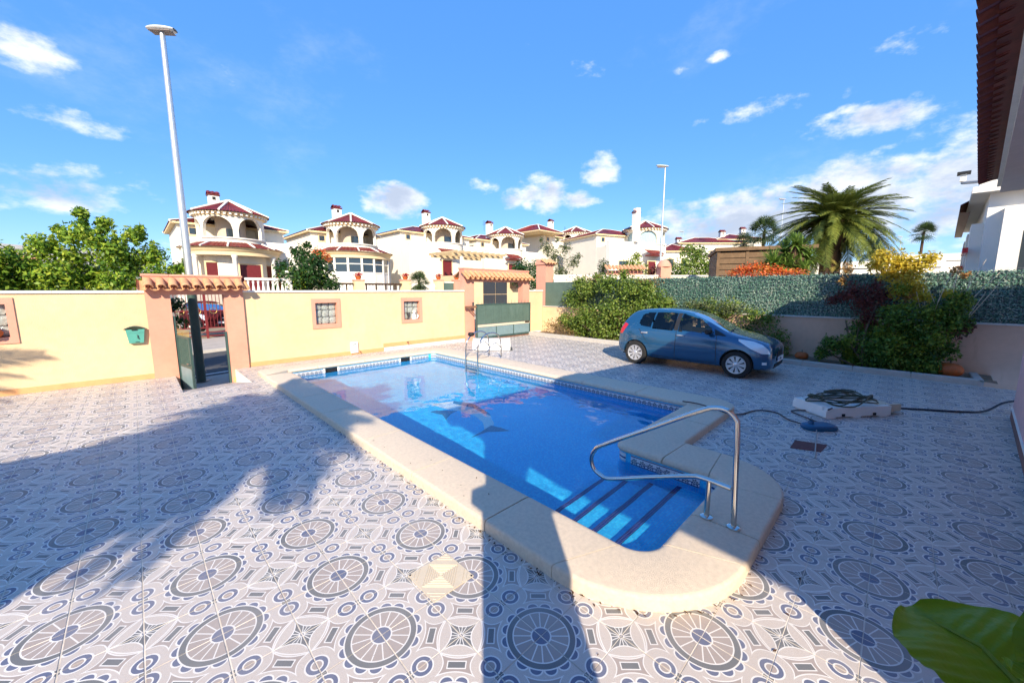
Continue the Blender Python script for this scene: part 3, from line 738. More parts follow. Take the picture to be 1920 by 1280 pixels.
def block_window(cx, cz, parent, sx=.80, sz=.86, hole=.60, hz=.62):
    s = MB(); y = WY-.022; a, b, c, d = cx-sx/2, cx+sx/2, cz-sz/2, cz+sz/2; h0, h1, k0, k1 = cx-hole/2, cx+hole/2, cz-hz/2, cz+hz/2
    s.box(a, y, c, h0, WY+.16, d).box(h1, y, c, b, WY+.16, d).box(h0, y, c, h1, WY+.16, k0).box(h0, y, k1, h1, WY+.16, d)
    o = s.build('window_surround', 'salmon_stucco', parent)
    B(h0, WY+.155, k0, h1, WY+.175, k1).build('mortar', 'mortar_white', o)
    for i in range(3):
        for j in range(3): link('glass_block', blk, o, (cx+(i-1)*hole/3, WY+.14, cz+(j-1)*hz/3))
    return (cx-hole/2, cx+hole/2, cz-hz/2, cz+hz/2), (a, b, c, d)
def boundary(name, label, x0, x1, wins, top=1.93, skirt=True):
    w_ = thing(name, label, 'wall', ((x0+x1)/2, WY, 0)); w_.location = (0, 0, 0)
    holes = [(c-.36, c+.36, z-.38, z+.38) for c, z in wins]
    wall_panels(x0, x1, holes, top, w_, 'yellow_stucco')
    for c, z in wins: block_window(c, z, w_)
    n = max(1, round((x1-x0)/1.2))
    for i in range(n):
        a, b = x0+(x1-x0)*i/n, x0+(x1-x0)*(i+1)/n
        MB().bbox(a+.002, WY-.035, top, b-.002, WY+WT+.035, top+.05, .006).build('wall_cap', 'cap_white', w_)
    return w_
wl1 = boundary('garden_wall', 'yellow stuccoed garden wall carrying the teal letter box', -6.4, .15, [(-2.05, 1.42)])
B(-6.4, WY-.012, -.01, .15, WY-.001, .115).build('skirting', 'orange_skirt', wl1)
wl2 = boundary('garden_wall', 'yellow stuccoed garden wall behind the pool with two glass block windows', 1.95, 9.0, [(3.95, 1.31), (6.74, 1.30)])
B(1.70, WY-.012, -.01, 5.66, WY-.001, .115).build('skirting', 'orange_skirt', wl2)
B(5.66, WY-.014, .12, 9.0, WY-.001, .25).build('skirting', 'orange_skirt', wl2)
for i in range(10): B(5.67+i*.333, WY-.016, .0, 5.66+(i+1)*.333, WY-.001, .118).build('skirting_tile', 'waterline_tile', wl2)
wl3 = boundary('garden_wall', 'short yellow garden wall between vehicle gate and green fence', 12.62, 13.6, [])
B(12.62, WY-.012, -.01, 13.48, WY-.001, .10).build('skirting', 'cap_white', wl3)

# ---- clay roof tiles over the portals
def barrel(L, r=.085, r2=.07):
    mb = MB()
    def f(u, v):
        a = math.pi*v; rr = r+(r2-r)*u; return (rr*math.cos(a), -L/2+L*u, rr*math.sin(a)*.85)
    mb.grid(f, 3, 8)
    def g(u, v):
        a = math.pi*v; rr = (r-.012)+(r2-r)*u; return (rr*math.cos(a), -L/2+L*u, rr*math.sin(a)*.85)
    mb.grid(g, 3, 8); n = len(mb.v)
    for j in range(8): mb.face((j, j+1, 36+j+1, 36+j))
    return mb.mesh('roof_tile', 'clay_tile')
def portal(name, label, x0, x1, o0, o1, otop, top, base, rise, npc):
    p = thing(name, label, 'gateway', ((x0+x1)/2, WY, base)); p.location = (0, 0, 0)
    y0, y1 = WY-.06, WY+WT+.02
    B(x0, y0, base, o0, y1, otop).build('pillar', 'salmon_stucco', p)
    B(o1, y0, base, x1, y1, otop).build('pillar', 'salmon_stucco', p)
    B(x0, y0, otop+.0005, x1, y1, top).build('lintel', 'salmon_stucco', p)
    # ridge and tile rows falling to the garden
    MB().box(x0-.0, y0+.05, top+.0005, x1+.0, y1+.05, top+rise).build('ridge_block', 'salmon_stucco', p)
    bt = barrel(.46); L = x1-x0+.06; sl_ = math.atan2(rise*.75, .40)
    for i in range(npc):
        xx = x0-.03+L*(i+.5)/npc
        o = link('roof_tile', bt, p, (xx, y0-.075, top+rise*.46)); o.rotation_euler = (sl_, 0, random.uniform(-.02, .02))
        o = link('roof_tile', bt, p, (xx, y1+.25, top+rise*.46)); o.rotation_euler = (sl_, 0, math.pi)
    for i in range(npc+1):
        xx = x0-.03+L*i/npc
        o = link('channel_tile', bt, p, (xx, y0-.062, top+rise*.46-.012)); o.rotation_euler = (-sl_, math.pi, 0)
    n2 = max(2, round(L/.45))
    for i in range(n2):
        a, b = x0-.03+L*i/n2, x0-.03+L*(i+1)/n2
        MB().bbox(a+.003, y0+.03, top+rise+.0005, b-.003, y1+.07, top+rise+.05+random.uniform(-.006, .006), .012).build('ridge_tile', 'salmon_stucco', p)
    return p
dp = portal('garden_doorway', 'salmon doorway in the garden wall under a row of clay roof tiles', .15, 1.95, .57, 1.56, 1.88, 2.03, -.6, .27, 9)
B(1.56+.03, WY-.072, -.5, 1.70, WY-.06, -.20).build('skirting', 'orange_skirt', dp)
vp_ = portal('vehicle_gateway', 'wide salmon gateway with clay roof tiles above the green sliding gate', 9.0, 12.62, 9.45, 12.2, 2.31, 2.42, -.4, .36, 15)

# ---- garden door, open, with its frame
gd = thing('garden_door', 'dark green metal garden door standing open in the salmon doorway', 'door', (.60, WY, -.36))
B(-.03, -.04, 0, .015, .04, 1.75).build('jamb', 'gate_dark', gd)
B(.91, -.04, 0, .955, .04, 1.32).build('jamb', 'gate_dark', gd)
lf = B(0, -.018, .05, .86, .018, .62).build('leaf_panel', 'gate_grey', gd); lf.location = (.02, -.03, 0); lf.rotation_euler = (0, 0, R(-80))
fr = MB().box(0, -.022, .03, .05, .022, 1.32).box(.81, -.022, .03, .86, .022, 1.32).box(.05, -.022, 1.27, .81, .022, 1.32).box(.05, -.022, .60, .81, .022, .66).build('leaf_frame', 'gate_dark', lf)
up_ = B(.05, -.006, .66, .81, .006, 1.27).build('mesh_panel', 'gate_green', lf)
for i in range(9): MB().tube([(.08+i*.085, -.012, .66), (.08+i*.085, -.012, 1.27)], .007, 5).build('bar', 'gate_dark', lf)
for i in range(10): MB().tube([(.05+i*.085, 0, 1.32), (.05+i*.085, 0, 1.47)], [.007, .004], 5).build('spike', 'gold', lf)
MB().tube([(.80, -.02, .72), (.80, -.06, .72), (.72, -.06, .72)], .009, 6).build('handle', 'steel', lf)

# ---- sliding vehicle gate
sg = thing('sliding_gate', 'green sheet metal sliding gate closing the vehicle gateway', 'gate', (11.0, WY-.20, .02))
gw0, gw1 = -1.58, 1.52
for i in range(7):
    a, b = gw0+.05+(gw1-gw0-.1)*i/7, gw0+.05+(gw1-gw0-.1)*(i+1)/7
    B(a+.004, -.012, .62, b-.004, .0, 1.38).build('sheet', 'gate_green', sg)
for i in range(3):
    a, b = gw0+.05+(gw1-gw0-.1)*i/3, gw0+.05+(gw1-gw0-.1)*(i+1)/3
    B(a+.02, -.014, .12, b-.02, -.002, .50).build('lower_sheet', 'gate_grey', sg)
fr = MB().box(gw0, -.03, .05, gw0+.05, .03, 1.42).box(gw1-.05, -.03, .05, gw1, .03, 1.42).box(gw0+.05, -.03, 1.38, gw1-.05, .03, 1.42).box(gw0+.05, -.03, .05, gw1-.05, .03, .11).build('frame', 'gate_dark', sg)
B(gw0+.05, -.022, .51, gw1-.05, .02, .60).build('rail', 'drain_beige', sg)
for i in range(1, 3): B(gw0+.05+(gw1-gw0-.1)*i/3-.018, -.024, .11, gw0+.05+(gw1-gw0-.1)*i/3+.018, .02, .51).build('stile', 'gate_dark', sg)
for i in range(15): MB().tube([(gw0+.1+i*.205, 0, 1.42), (gw0+.1+i*.205, 0, 1.56)], [.008, .003], 5).build('spike', 'gate_dark', sg)
B(-1.0, -.04, -.02, 1.5, .04, .03).build('track', 'rust', sg)
B(1.18, -.036, .545, 1.44, -.022, .60).build('latch', 'black', sg)
br = B(-2.1, -.035, 1.28, -1.58, .035, 1.36).build('guide_arm', 'rust', sg); MB().tube([(-1.95, 0, 1.28), (-1.60, 0, .98)], .022, 6).build('stay', 'rust', br)
MB().tube([(-1.72, 0, 1.36), (-1.72, 0, 1.50)], .04, 8).build('roller', 'dark_steel', br)

# ---- letter box
mbx = thing('letter_box', 'teal metal letter box with a curved lid on the yellow wall', 'letter box', (-.07, WY, .84))
bx = MB(); bx.v += [(-.115, -.085, 0), (.115, -.085, 0), (.115, -.002, 0), (-.115, -.002, 0), (-.15, -.10, .30), (.15, -.10, .30), (.15, -.002, .30), (-.15, -.002, .30)]
for f in ((0, 3, 2, 1), (4, 5, 6, 7), (0, 1, 5, 4), (1, 2, 6, 5), (2, 3, 7, 6), (3, 0, 4, 7)): bx.face(f)
bx.build('body', 'mailbox_teal', mbx)
lid = MB(); lid.grid(lambda u, v: (-.175+.35*u, -.12+.118*v, .302+.06*math.sin(math.pi*u)), 10, 1); lid.grid(lambda u, v: (-.175+.35*u, -.12+.118*v, .314+.06*math.sin(math.pi*u)), 10, 1); lid.grid(lambda u, v: (-.175+.35*u, -.1205, .302+.06*math.sin(math.pi*u)+.012*v), 10, 1)
lid.build('lid', 'gate_dark', mbx)
B(-.12, -.104, .225, .12, -.0985, .245).build('flap_ridge', 'mailbox_teal', mbx)
B(-.05, -.107, .275, .04, -.101, .30).build('slot', 'black', mbx)
B(-.015, -.094, .015, .05, -.0875, .033).build('name_slot', 'gate_dark', mbx)
MB().tube([(.02, -.099, .18), (.035, -.10, .16), (.03, -.10, .135), (.04, -.098, .10), (.055, -.097, .08)], [.006, .012, .010, .014, .004], 6).build('emblem', 'gate_dark', mbx)
# ---- white service box low on the wall
sb = thing('service_box', 'small white plastic service box low on the yellow wall', 'box', (4.70, WY, .06))
MB().box(-.12, -.06, 0, .10, -.002, .34).build('body', 'white_plastic', sb)
MB().box(-.105, -.066, .02, .085, -.0605, .32).build('cover', 'white_plastic', sb)
MB().box(-.07, -.069, .25, .05, -.0665, .285).build('print', 'gate_grey', sb)
MB().tube([(.17, -.01, .02), (.17, -.05, .02), (.18, -.06, -.03)], .014, 6).build('tap', 'rust', sb)
tp = thing('garden_tap', 'small brass garden tap on the skirting behind the pool', 'tap', (6.52, WY, .2)); MB().tube([(0, 0, 0), (0, -.07, 0), (0, -.09, -.05)], .014, 7).build('spout', 'rust', tp); MB().cbox((0, -.05, .03), (.07, .012, .014)).build('lever', 'dark_steel', tp)
# ---- ornaments in the window niches
ct = thing('cat_figurine', 'white ceramic cat in the right-hand glass block window niche', 'figurine', (6.84, WY+.04, 1.30-.31))
MB().lathe([(0, 0), (.075, .0), (.085, .05), (.075, .12), (.05, .18), (.035, .21)], 14).build('body', 'ceramic_white', ct)
hd = MB().lathe([(.0, .195), (.05, .215), (.06, .25), (.045, .285), (0, .30)], 12, (0, -.015, 0)).build('head', 'ceramic_white', ct)
for s in (-1, 1): MB().tube([(s*.032, -.015, .275), (s*.042, -.015, .325)], [.02, .002], 6).build('ear', 'ceramic_white', hd)
MB().tube(spline([(.06, .0, .02), (.12, -.01, .03), (.15, -.02, .10), (.13, -.02, .16)], 4), [.022]*9+[.02, .017, .014, .01][:4], 7).build('tail', 'ceramic_white', ct)
gl = thing('dark_goblet', 'dark goblet beside the white cat in the wall niche', 'goblet', (6.62, WY+.03, 1.30-.31))
MB().lathe([(0, 0), (.055, .002), (.05, .012), (.012, .03), (.011, .09), (.04, .12), (.06, .19), (.058, .24), (.048, .24), (.03, .13)], 14).build('bowl', 'dark_steel', gl)
pt = thing('clay_oil_burner', 'round terracotta burner on the sill of the left glass block window', 'pot', (-1.96, WY-.03, 1.42-.31))
MB().lathe([(0, 0), (.09, 0), (.14, .06), (.145, .11), (.10, .17), (.07, .19), (.085, .21), (.075, .215), (.05, .18)], 18).build('body', 'terracotta', pt)
MB().lathe([(0, 0), (.05, 0), (.055, .01)], 12, (0.02, -.142, .09), 'y').build('mouth', 'black', pt)

# ================================================================== SIDE WALL, PLANTING BED, FENCE
SX = 13.6
sw = thing('side_wall', 'beige stuccoed side wall behind the planting bed', 'wall', (SX, 5, 0)); sw.location = (0, 0, 0)
B(SX, -9, -.3, SX+.2, 11.74, 1.22).build('panel', 'side_wall', sw)
B(SX-.006, 8.4, 0, SX-.0005, 11.735, 1.22).build('yellow_panel', 'yellow_stucco', sw)
for i in range(17): MB().bbox(SX-.03, -9+i*1.218+.003, 1.221, SX+.23, -9+(i+1)*1.218-.003, 1.255, .006).build('wall_cap', 'fascia_grey', sw)
fn = thing('hedge_screen_fence', 'green artificial hedge screen on wire mesh above the side wall', 'fence', (SX+.1, 5, 1.25)); fn.location = (0, 0, 0)
for yy in np.arange(-8, 11.7, 2.4): MB().tube([(SX+.1, yy, 1.2), (SX+.1, yy, 2.46)], .022, 8).build('post', 'gate_dark', fn)
def screen(y0, y1, z0, z1, n, seed, name='screen_leaves', m='screen_leaf', size=.06, x=SX+.06, th=.06, parent=None):
    rg = np.random.default_rng(seed)
    pos = np.stack([x+rg.uniform(-th, th, n), rg.uniform(y0, y1, n), rg.uniform(z0, z1, n)], 1)
    nr = np.stack([-np.ones(n)*.9, rg.normal(size=n)*.6, rg.normal(size=n)*.6+.2], 1); nr /= np.linalg.norm(nr, axis=1, keepdims=True)
    t = np.cross(nr, rg.normal(size=(n, 3))); t /= np.linalg.norm(t, axis=1, keepdims=True); b = np.cross(nr, t)
    s = size*(.6+.8*rg.random(n))[:, None]
    V = np.stack([pos-t*s*.5, pos+b*s*.25, pos+t*s*.5, pos-b*s*.25], 1).reshape(-1, 3)
    me = bpy.data.meshes.new(name); me.from_pydata(V.tolist(), [], np.arange(4*n).reshape(-1, 4).tolist()); me.materials.append(M[m])
    return tag(link(name, me, parent), kind='stuff')
B(SX+.085, -9, 1.26, SX+.115, 9.2, 2.40).build('backing_mesh', 'gate_dark', fn)
B(SX+.02, 8.6, 1.26, SX+.04, 11.6, 2.34).build('shade_cloth', 'screen_cloth' if 'screen_cloth' in M else 'gate_green', fn)
screen(-6, 9.0, 1.24, 2.43, 40000, 3, parent=fn, size=.048, th=.04)
wires = MB()
for yy in np.arange(-5, 9, .10): wires.tube([(SX-.01, yy, 1.24), (SX-.01, yy, 2.47)], .0013, 3, False)
for zz in np.arange(1.27, 2.48, .10): wires.tube([(SX-.012, -5, zz), (SX-.012, 9, zz)], .0013, 3, False)
tag(wires.build('wire_mesh', 'aluminium', fn), kind='stuff')
bed_ = MB(); bed_.grid(lambda u, v: (12.52+1.08*u, -1.6+13.3*v, .07+.03*math.sin(9*u+17*v)+.02*math.sin(31*v)), 6, 60)
tag(bed_.build('planting_bed', 'earth'), kind='structure')
kb = thing('bed_kerb', 'pale stone kerb edging the planting bed', 'kerb', (12.46, 3, 0)); kb.location = (0, 0, 0)
for i in range(13): MB().bbox(12.42, -1.35+i*1.0+.004, -.02, 12.56, -1.35+(i+1)*1.0-.004, .13, .015).build('kerb_block', 'kerb_stone', kb)
MB().bbox(12.565, -1.42, -.02, 13.55, -1.28, .12, .015).build('kerb_block', 'kerb_stone', kb)

# ================================================================== THE HOUSE THE PICTURE WAS TAKEN FROM
hm = thing('villa', 'pink stuccoed house with dark red tiled eave at the right edge', 'house', (9.6, -1.41, 0), R(-5.2))
EZ, OV = 3.95, .645
B(-7.55, -6.0, .175, 0, 0, 3.80).build('wall', 'house_pink', hm)
B(-7.55, -6.0, -.1, .012, .012, .155).build('plinth', 'plinth_brown', hm)
B(-7.55, -6.0, .155, .018, .018, .175).build('plinth_cap', 'cap_white', hm)
B(-12.4, -6.0, -.1, -7.551, -.12, .24).build('terrace_slab', 'grey_concrete', hm)
B(-10.3, -6.0, .34, -7.551, -5.3, 3.80).build('back_wall', 'house_pink', hm)
B(-9.98, -.29, .34, -9.55, .14, 2.22).build('pillar', 'house_pink', hm)
B(-10.05, -.36, 2.22, -9.48, .21, 2.36).build('capital', 'cap_white', hm)
ar = MB(); n = 16; xa, xb = -9.55, -7.555
for i in range(n):
    u0, u1 = i/n, (i+1)/n; z0 = 2.36+.62*math.sqrt(max(0, 1-(2*u0-1)**2)); z1 = 2.36+.62*math.sqrt(max(0, 1-(2*u1-1)**2)); p, q = xa+(xb-xa)*u0, xa+(xb-xa)*u1
    for y in (-.22, .08): ar.quad((p, y, z0), (q, y, z1), (q, y, 3.80), (p, y, 3.80))
    ar.quad((p, -.22, z0), (q, -.22, z1), (q, .08, z1), (p, .08, z0))
ar.box(-9.98, -.22, 2.361, -9.55, .08, 3.80)
ar.build('arch', 'house_pink', hm)
EX0, EX1 = -10.55, 1.40
B(EX0, -6, 3.801, EX1, OV-.42, 3.90).build('soffit', 'fascia_grey', hm)
B(EX0, OV-.42, 3.70, EX1, OV-.17, 3.92).build('eave_beam', 'fascia_grey', hm)
B(EX0, OV-.17, 3.80, EX1, OV-.125, 3.935).build('fascia', 'cap_white', hm)
rf = MB()
def roof_pt(u, v):
    x = EX0+(EX1-EX0)*u; s = 6.4*v; return (x, OV-s*math.cos(R(10)), EZ+s*math.sin(R(10))+.055*abs(math.sin(math.pi*(x-EX0)/.20)))
rf.grid(roof_pt, 480, 4, False)
rf.grid(lambda u, v: (EX0+(EX1-EX0)*u, OV-6.4*v*math.cos(R(10)), EZ-.04+6.4*v*math.sin(R(10))), 1, 1, False)
rf.grid(lambda u, v: (EX0+(EX1-EX0)*u, OV, EZ-.04+v*(.04+.055*abs(math.sin(math.pi*(EX1-EX0)*u/.20)))), 480, 1, False)
rf.build('roof', 'dark_red_tile', hm)
et = barrel(.22, .085, .08); et.materials.clear(); et.materials.append(M['dark_red_tile'])
for i in range(60):
    o = link('eave_tile', et, hm, (EX1-.1-.2*i, OV-.02, EZ-.045)); o.rotation_euler = (R(-18), 0, 0)
    if EX1-.1-.2*i < EX0+.1: break

# roofed shelter left of the camera: only its shadow reaches the picture
gz = thing('garden_shelter', 'tiled garden shelter beside the house shading the left of the patio', 'shelter', (-5.6, .8, 0))
for x_, y_ in ((-2.2, .9), (1.15, .9), (-2.2, -1.4), (-.6, -1.4)): B(x_-.09, y_-.09, 0, x_+.09, y_+.09, 3.75).build('post', 'wood_weathered', gz)
for y_ in (.9, -1.4): B(-2.5, y_-.06, 3.751, 1.4, y_+.06, 3.90).build('beam', 'wood_weathered', gz)
rf = MB(); rf.grid(lambda u, v: (-2.6+4.05*u, -1.62+2.75*v, 3.92+.25*(1-abs(2*v-1))+.04*abs(math.sin(u*4.05*math.pi/.2))), 160, 2, False); rf.box(-2.6, -1.62, 3.901, 1.45, 1.13, 3.915); rf.build('roof', 'clay_tile', gz)

# neighbour beyond the side wall: white house with small tiled roofs
nb = thing('white_neighbour_house', 'white neighbouring house with red-tiled eave beyond the hedge screen', 'house', (15.3, -1.28, 0), R(-3))
B(0, -8, -.2, 9, -.05, 4.35).build('wall', 'house_white', nb)
for y0_, y1_ in ((-.62, -.30), (-1.75, -1.15), (-3.2, -2.4)):
    B(-.32, y0_, -.2, -.001, y1_, 3.95).build('pier', 'house_white', nb)
MB().tube([(-.06, -.92, -.1), (-.06, -.92, 4.3)], .045, 8).build('downpipe', 'fascia_grey', nb)
B(-.02, -1.14, 1.9, -.002, -.64, 3.4).build('window', 'window_glass', nb)
B(-.35, -8, 4.351, 9.5, .25, 4.50).build('cornice', 'cap_white', nb)
B(-.25, -8, 4.501, 9.4, .15, 4.62).build('cornice', 'cap_white', nb)
for i, (xx, ww) in enumerate(((.5, .9), (3.2, 1.2), (6.0, 1.4))):
    B(xx, -.05, -.2, xx+ww, .16, 3.7).build('pier', 'house_white', nb)
    o = B(xx+ww+.4, -.05, 2.9, xx+ww+1.3, -.02, 3.7).build('vent', 'black', nb)
B(.2, .161, 2.95, 1.7, .26, 3.08).build('red_ledge', 'tail_red', nb); B(3.0, .161, 2.6, 4.6, .26, 2.73).build('red_ledge', 'tail_red', nb)
cr = MB(); cr.grid(lambda u, v: (1.5+7.9*u, .24+.16*v, 4.45-.10*v+.04*abs(math.sin(u*60))), 120, 1, False); cr.build('roof', 'dark_red_tile', nb)
cr = MB(); cr.grid(lambda u, v: (1.5+7.9*u, .40, 4.15+.18*v), 1, 1, False); cr.grid(lambda u, v: (1.5+7.9*u, .2+.20*v, 4.15), 1, 1, False); cr.build('eave', 'dark_red_tile', nb)
q_ = Matrix.Rotation(R(3), 4, 'Z') @ (at(1805, 343, 18.5)-nb.location)
MB().tube([q_, Matrix.Rotation(R(3), 4, 'Z') @ (at(1862, 338, 17.0)-nb.location)], .05, 6).build('canopy_arm', 'fascia_grey', nb); MB().cbox((q_.x, q_.y, q_.z+.14), (.13, .13, .20)).build('post_cap', 'house_white', nb); MB().cbox((q_.x, q_.y, q_.z+.28), (.28, .28, .07)).build('cap_plate', 'black', nb)

# ================================================================== CAR
def car(name, label, paint, loc, rotz, detail=True, group=None):
    c = thing(name, label, 'car', loc, rotz, group)
    # stations: y, top z, belt z, half width mid, half width belt, half width top, bottom z
    S = [(-1.90, .66, .54, .52, .50, .46, .30), (-1.85, .77, .64, .69, .65, .56, .22), (-1.72, .855, .74, .785, .74, .61, .19), (-1.50, .92, .81, .825, .785, .655, .18), (-1.20, .975, .865, .838, .805, .69, .18),
         (-.95, 1.03, .90, .845, .815, .70, .18), (-.72, 1.17, .925, .848, .82, .66, .18), (-.40, 1.335, .945, .848, .82, .62, .18), (-.08, 1.45, .96, .848, .82, .595, .18), (.30, 1.51, .975, .848, .82, .59, .18),
         (.75, 1.515, .99, .848, .82, .585, .18), (1.15, 1.49, 1.01, .845, .81, .575, .18), (1.42, 1.44, 1.03, .835, .79, .56, .20), (1.60, 1.30, 1.03, .815, .76, .57, .22), (1.74, 1.06, .96, .78, .735, .62, .25), (1.80, .80, .72, .72, .70, .62, .30), (1.82, .56, .50, .62, .60, .56, .36)]
    mb = MB(); ring = 15
    for (y, tz, bz, wm_, wb, wtp, z0) in S:
        h = [(wm_*.80, z0), (wm_*.965, z0+.07), (wm_, min(.52, (z0+bz)/2+.05)), (wb, bz), (wtp+.02, tz-min(.07, (tz-bz)*.35)), (wtp*.78, tz-.012), (wtp*.40, tz)]
        P = [(0, z0)]+h+[(-x, z) for x, z in h[::-1]]
        mb.v += [(x, y, z) for x, z in P]
    ns = len(S)
    for i in range(ns-1):
        for j in range(ring): j2 = (j+1) % ring; mb.face((i*ring+j, i*ring+j2, (i+1)*ring+j2, (i+1)*ring+j), True)
    mb.face(tuple(range(ring-1, -1, -1)), True); mb.face(tuple((ns-1)*ring+j for j in range(ring)), True)
    me = mb.mesh('body', paint); fix_normals(me); body = link('body', me, c)
    md = body.modifiers.new('s', 'SUBSURF'); md.levels = 3; md.render_levels = 3
    dg = bpy.context.evaluated_depsgraph_get(); dg.update()
    ev = body.evaluated_get(dg); sm_ = bpy.data.meshes.new_from_object(ev)
    bvh = BVHTree.FromPolygons([v.co.copy() for v in sm_.vertices], [tuple(p.vertices) for p in sm_.polygons])
    # wheel arches
    cut = MB()
    for yy in (-1.23, 1.23): cut.lathe([(0, -1.2), (.348, -1.2), (.348, 1.2), (0, 1.2)], 32, (0, yy, .315), 'x')
    cme = cut.mesh('cutter', None); fix_normals(cme); co = link('cutter', cme, c)
    bo = body.modifiers.new('b', 'BOOLEAN'); bo.operation = 'DIFFERENCE'; bo.object = co; bo.solver = 'EXACT'
    dg.update(); ev = body.evaluated_get(dg); fm = bpy.data.meshes.new_from_object(ev)
    body.modifiers.clear(); body.data = fm; bpy.data.objects.remove(co)
    fm.polygons.foreach_set('use_smooth', [True]*len(fm.polygons))
    try: fm.set_sharp_from_angle(angle=R(50))
    except Exception: pass
    if not fm.materials: fm.materials.append(M[paint])
    # open the window apertures in the shell
    SW = [[(-.70, .985), (-.30, .985), (.12, .99), (.08, 1.405), (-.36, 1.285), (-.62, 1.10)], [(.24, .995), (.80, 1.015), (.74, 1.41), (.20, 1.412)], [(.84, 1.02), (1.05, 1.04), (1.18, 1.10), (1.12, 1.33), (.95, 1.39), (.78, 1.405)]]
    FW = [(-.58, 1.035), (0, 1.065), (.58, 1.035), (.50, 1.395), (0, 1.425), (-.50, 1.395)]; RW = [(-.52, 1.075), (0, 1.085), (.52, 1.075), (.46, 1.35), (0, 1.375), (-.46, 1.35)]
    def inpoly(x, y, P):
        r = False; j = len(P)-1
        for i in range(len(P)):
            if (P[i][1] > y) != (P[j][1] > y) and x < (P[j][0]-P[i][0])*(y-P[i][1])/(P[j][1]-P[i][1])+P[i][0]: r = not r
            j = i
        return r
    bm = bmesh.new(); bm.from_mesh(fm); kill = []
    for f in bm.faces:
        q = f.calc_center_median(); n_ = f.normal
        if abs(n_.x) > .35 and any(inpoly(q.y, q.z, P) for P in SW): kill.append(f)
        elif q.y < 0 and n_.y < -.15 and abs(n_.x) < .6 and inpoly(q.x, q.z, FW): kill.append(f)
        elif q.y > 1.2 and n_.y > .15 and inpoly(q.x, q.z, RW): kill.append(f)
    bmesh.ops.delete(bm, geom=kill, context='FACES'); bm.to_mesh(fm); bm.free()
    MB().box(-.76, -.85, .40, .76, 1.45, .62).build('cabin_floor', 'car_interior', c)
    MB().box(-.70, -.86, .62, .70, -.55, .93).build('dashboard', 'car_interior', c)
    for s in (-1, 1):
        B(s*.76-.02, -.8, .5, s*.76+.02, 1.3, .95).build('door_lining', 'car_interior', c)
        for yy, nm in ((.28, 'front_seat'), (1.05, 'rear_seat')):
            st_ = MB().box(s*.37-.24, yy-.45, .62, s*.37+.24, yy+.05, .76).box(s*.37-.23, yy, .76, s*.37+.23, yy+.13, 1.17).build(nm, 'car_interior', c)
            MB().lathe([(0, -.075), (.09, -.065), (.12, 0), (.09, .065), (0, .075)], 12, (s*.37, yy+.08, 1.28)).build('headrest', 'car_interior', st_)
    MB().tube([(.37+.17*math.cos(t_), -.38+.05*math.sin(t_), .96+.16*math.sin(t_)) for t_ in [k_*math.pi/8 for k_ in range(16)]], .016, 6, closed=True).build('steering_wheel', 'black', c)
    MB().box(-.70, -1.7, .24, .70, 1.65, .34).build('underbody', 'black', c)
    for yy in (-1.23, 1.23): MB().lathe([(.32, -.72), (.362, -.72), (.362, .72), (.32, .72)], 28, (0, yy, .315), 'x', R(-8), R(188)).build('wheel_housing', 'black', c)
    def cast(p, d, off):
        hit = bvh.ray_cast(Vector(p), Vector(d), 6)
        return (hit[0]-Vector(d)*off) if hit[0] is not None else None
    def side(bottom, top, s, m, nm, parent, off=.004, nu=14, nv=8):
        """patch between two (y, z) curves, laid on the body's side s"""
        def L(cv, t):
            k = t*(len(cv)-1); i = min(int(k), len(cv)-2); f = k-i; return (cv[i][0]*(1-f)+cv[i+1][0]*f, cv[i][1]*(1-f)+cv[i+1][1]*f)
        pts = {}
        def fn(u, v):
            a, b = L(bottom, u), L(top, u); y, z = a[0]*(1-v)+b[0]*v, a[1]*(1-v)+b[1]*v
            h = cast((s*2, y, z), (-s, 0, 0), off); return h if h is not None else Vector((s*.5, y, z))
        return MB().grid(fn, nu, nv).build(nm, m, parent)
    def front(bottom, top, d, m, nm, parent, off=.004, nu=14, nv=8):
        def L(cv, t):
            k = t*(len(cv)-1); i = min(int(k), len(cv)-2); f = k-i; return (cv[i][0]*(1-f)+cv[i+1][0]*f, cv[i][1]*(1-f)+cv[i+1][1]*f)
        def fn(u, v):
            a, b = L(bottom, u), L(top, u); x, z = a[0]*(1-v)+b[0]*v, a[1]*(1-v)+b[1]*v
            h = cast((x, -d*3, z), (0, d, 0), off); return h if h is not None else Vector((x, -d*1.7, z))
        return MB().grid(fn, nu, nv).build(nm, m, parent)
    front([(-.60, 1.02), (-.3, 1.045), (0, 1.055), (.3, 1.045), (.60, 1.02)], [(-.52, 1.40), (-.26, 1.425), (0, 1.435), (.26, 1.425), (.52, 1.40)], 1, 'car_pane', 'windscreen', c, .006)
    front([(-.54, 1.06), (0, 1.07), (.54, 1.06)], [(-.48, 1.36), (0, 1.39), (.48, 1.36)], -1, 'car_pane', 'rear_window', c, .006)
    for s in (-1, 1):
        side([(-.70, .985), (-.30, .985), (.12, .99)], [(-.62, 1.10), (-.36, 1.285), (.08, 1.405)], s, 'car_pane', 'door_window', c)
        side([(.24, .995), (.6, 1.005), (.80, 1.015)], [(.20, 1.412), (.55, 1.418), (.74, 1.41)], s, 'car_pane', 'door_window', c)
        side([(.84, 1.02), (1.05, 1.04), (1.18, 1.10)], [(.78, 1.405), (.95, 1.39), (1.12, 1.33)], s, 'car_pane', 'quarter_window', c)
        side([(.13, .985), (.23, .99)], [(.09, 1.41), (.19, 1.415)], s, 'trim_black', 'pillar_trim', c, .005, 2, 6)
        side([(-.98, .93), (-.74, .95)], [(-.94, .965), (-.70, 1.08)], s, 'trim_black', 'mirror_base', c, .005, 3, 3)
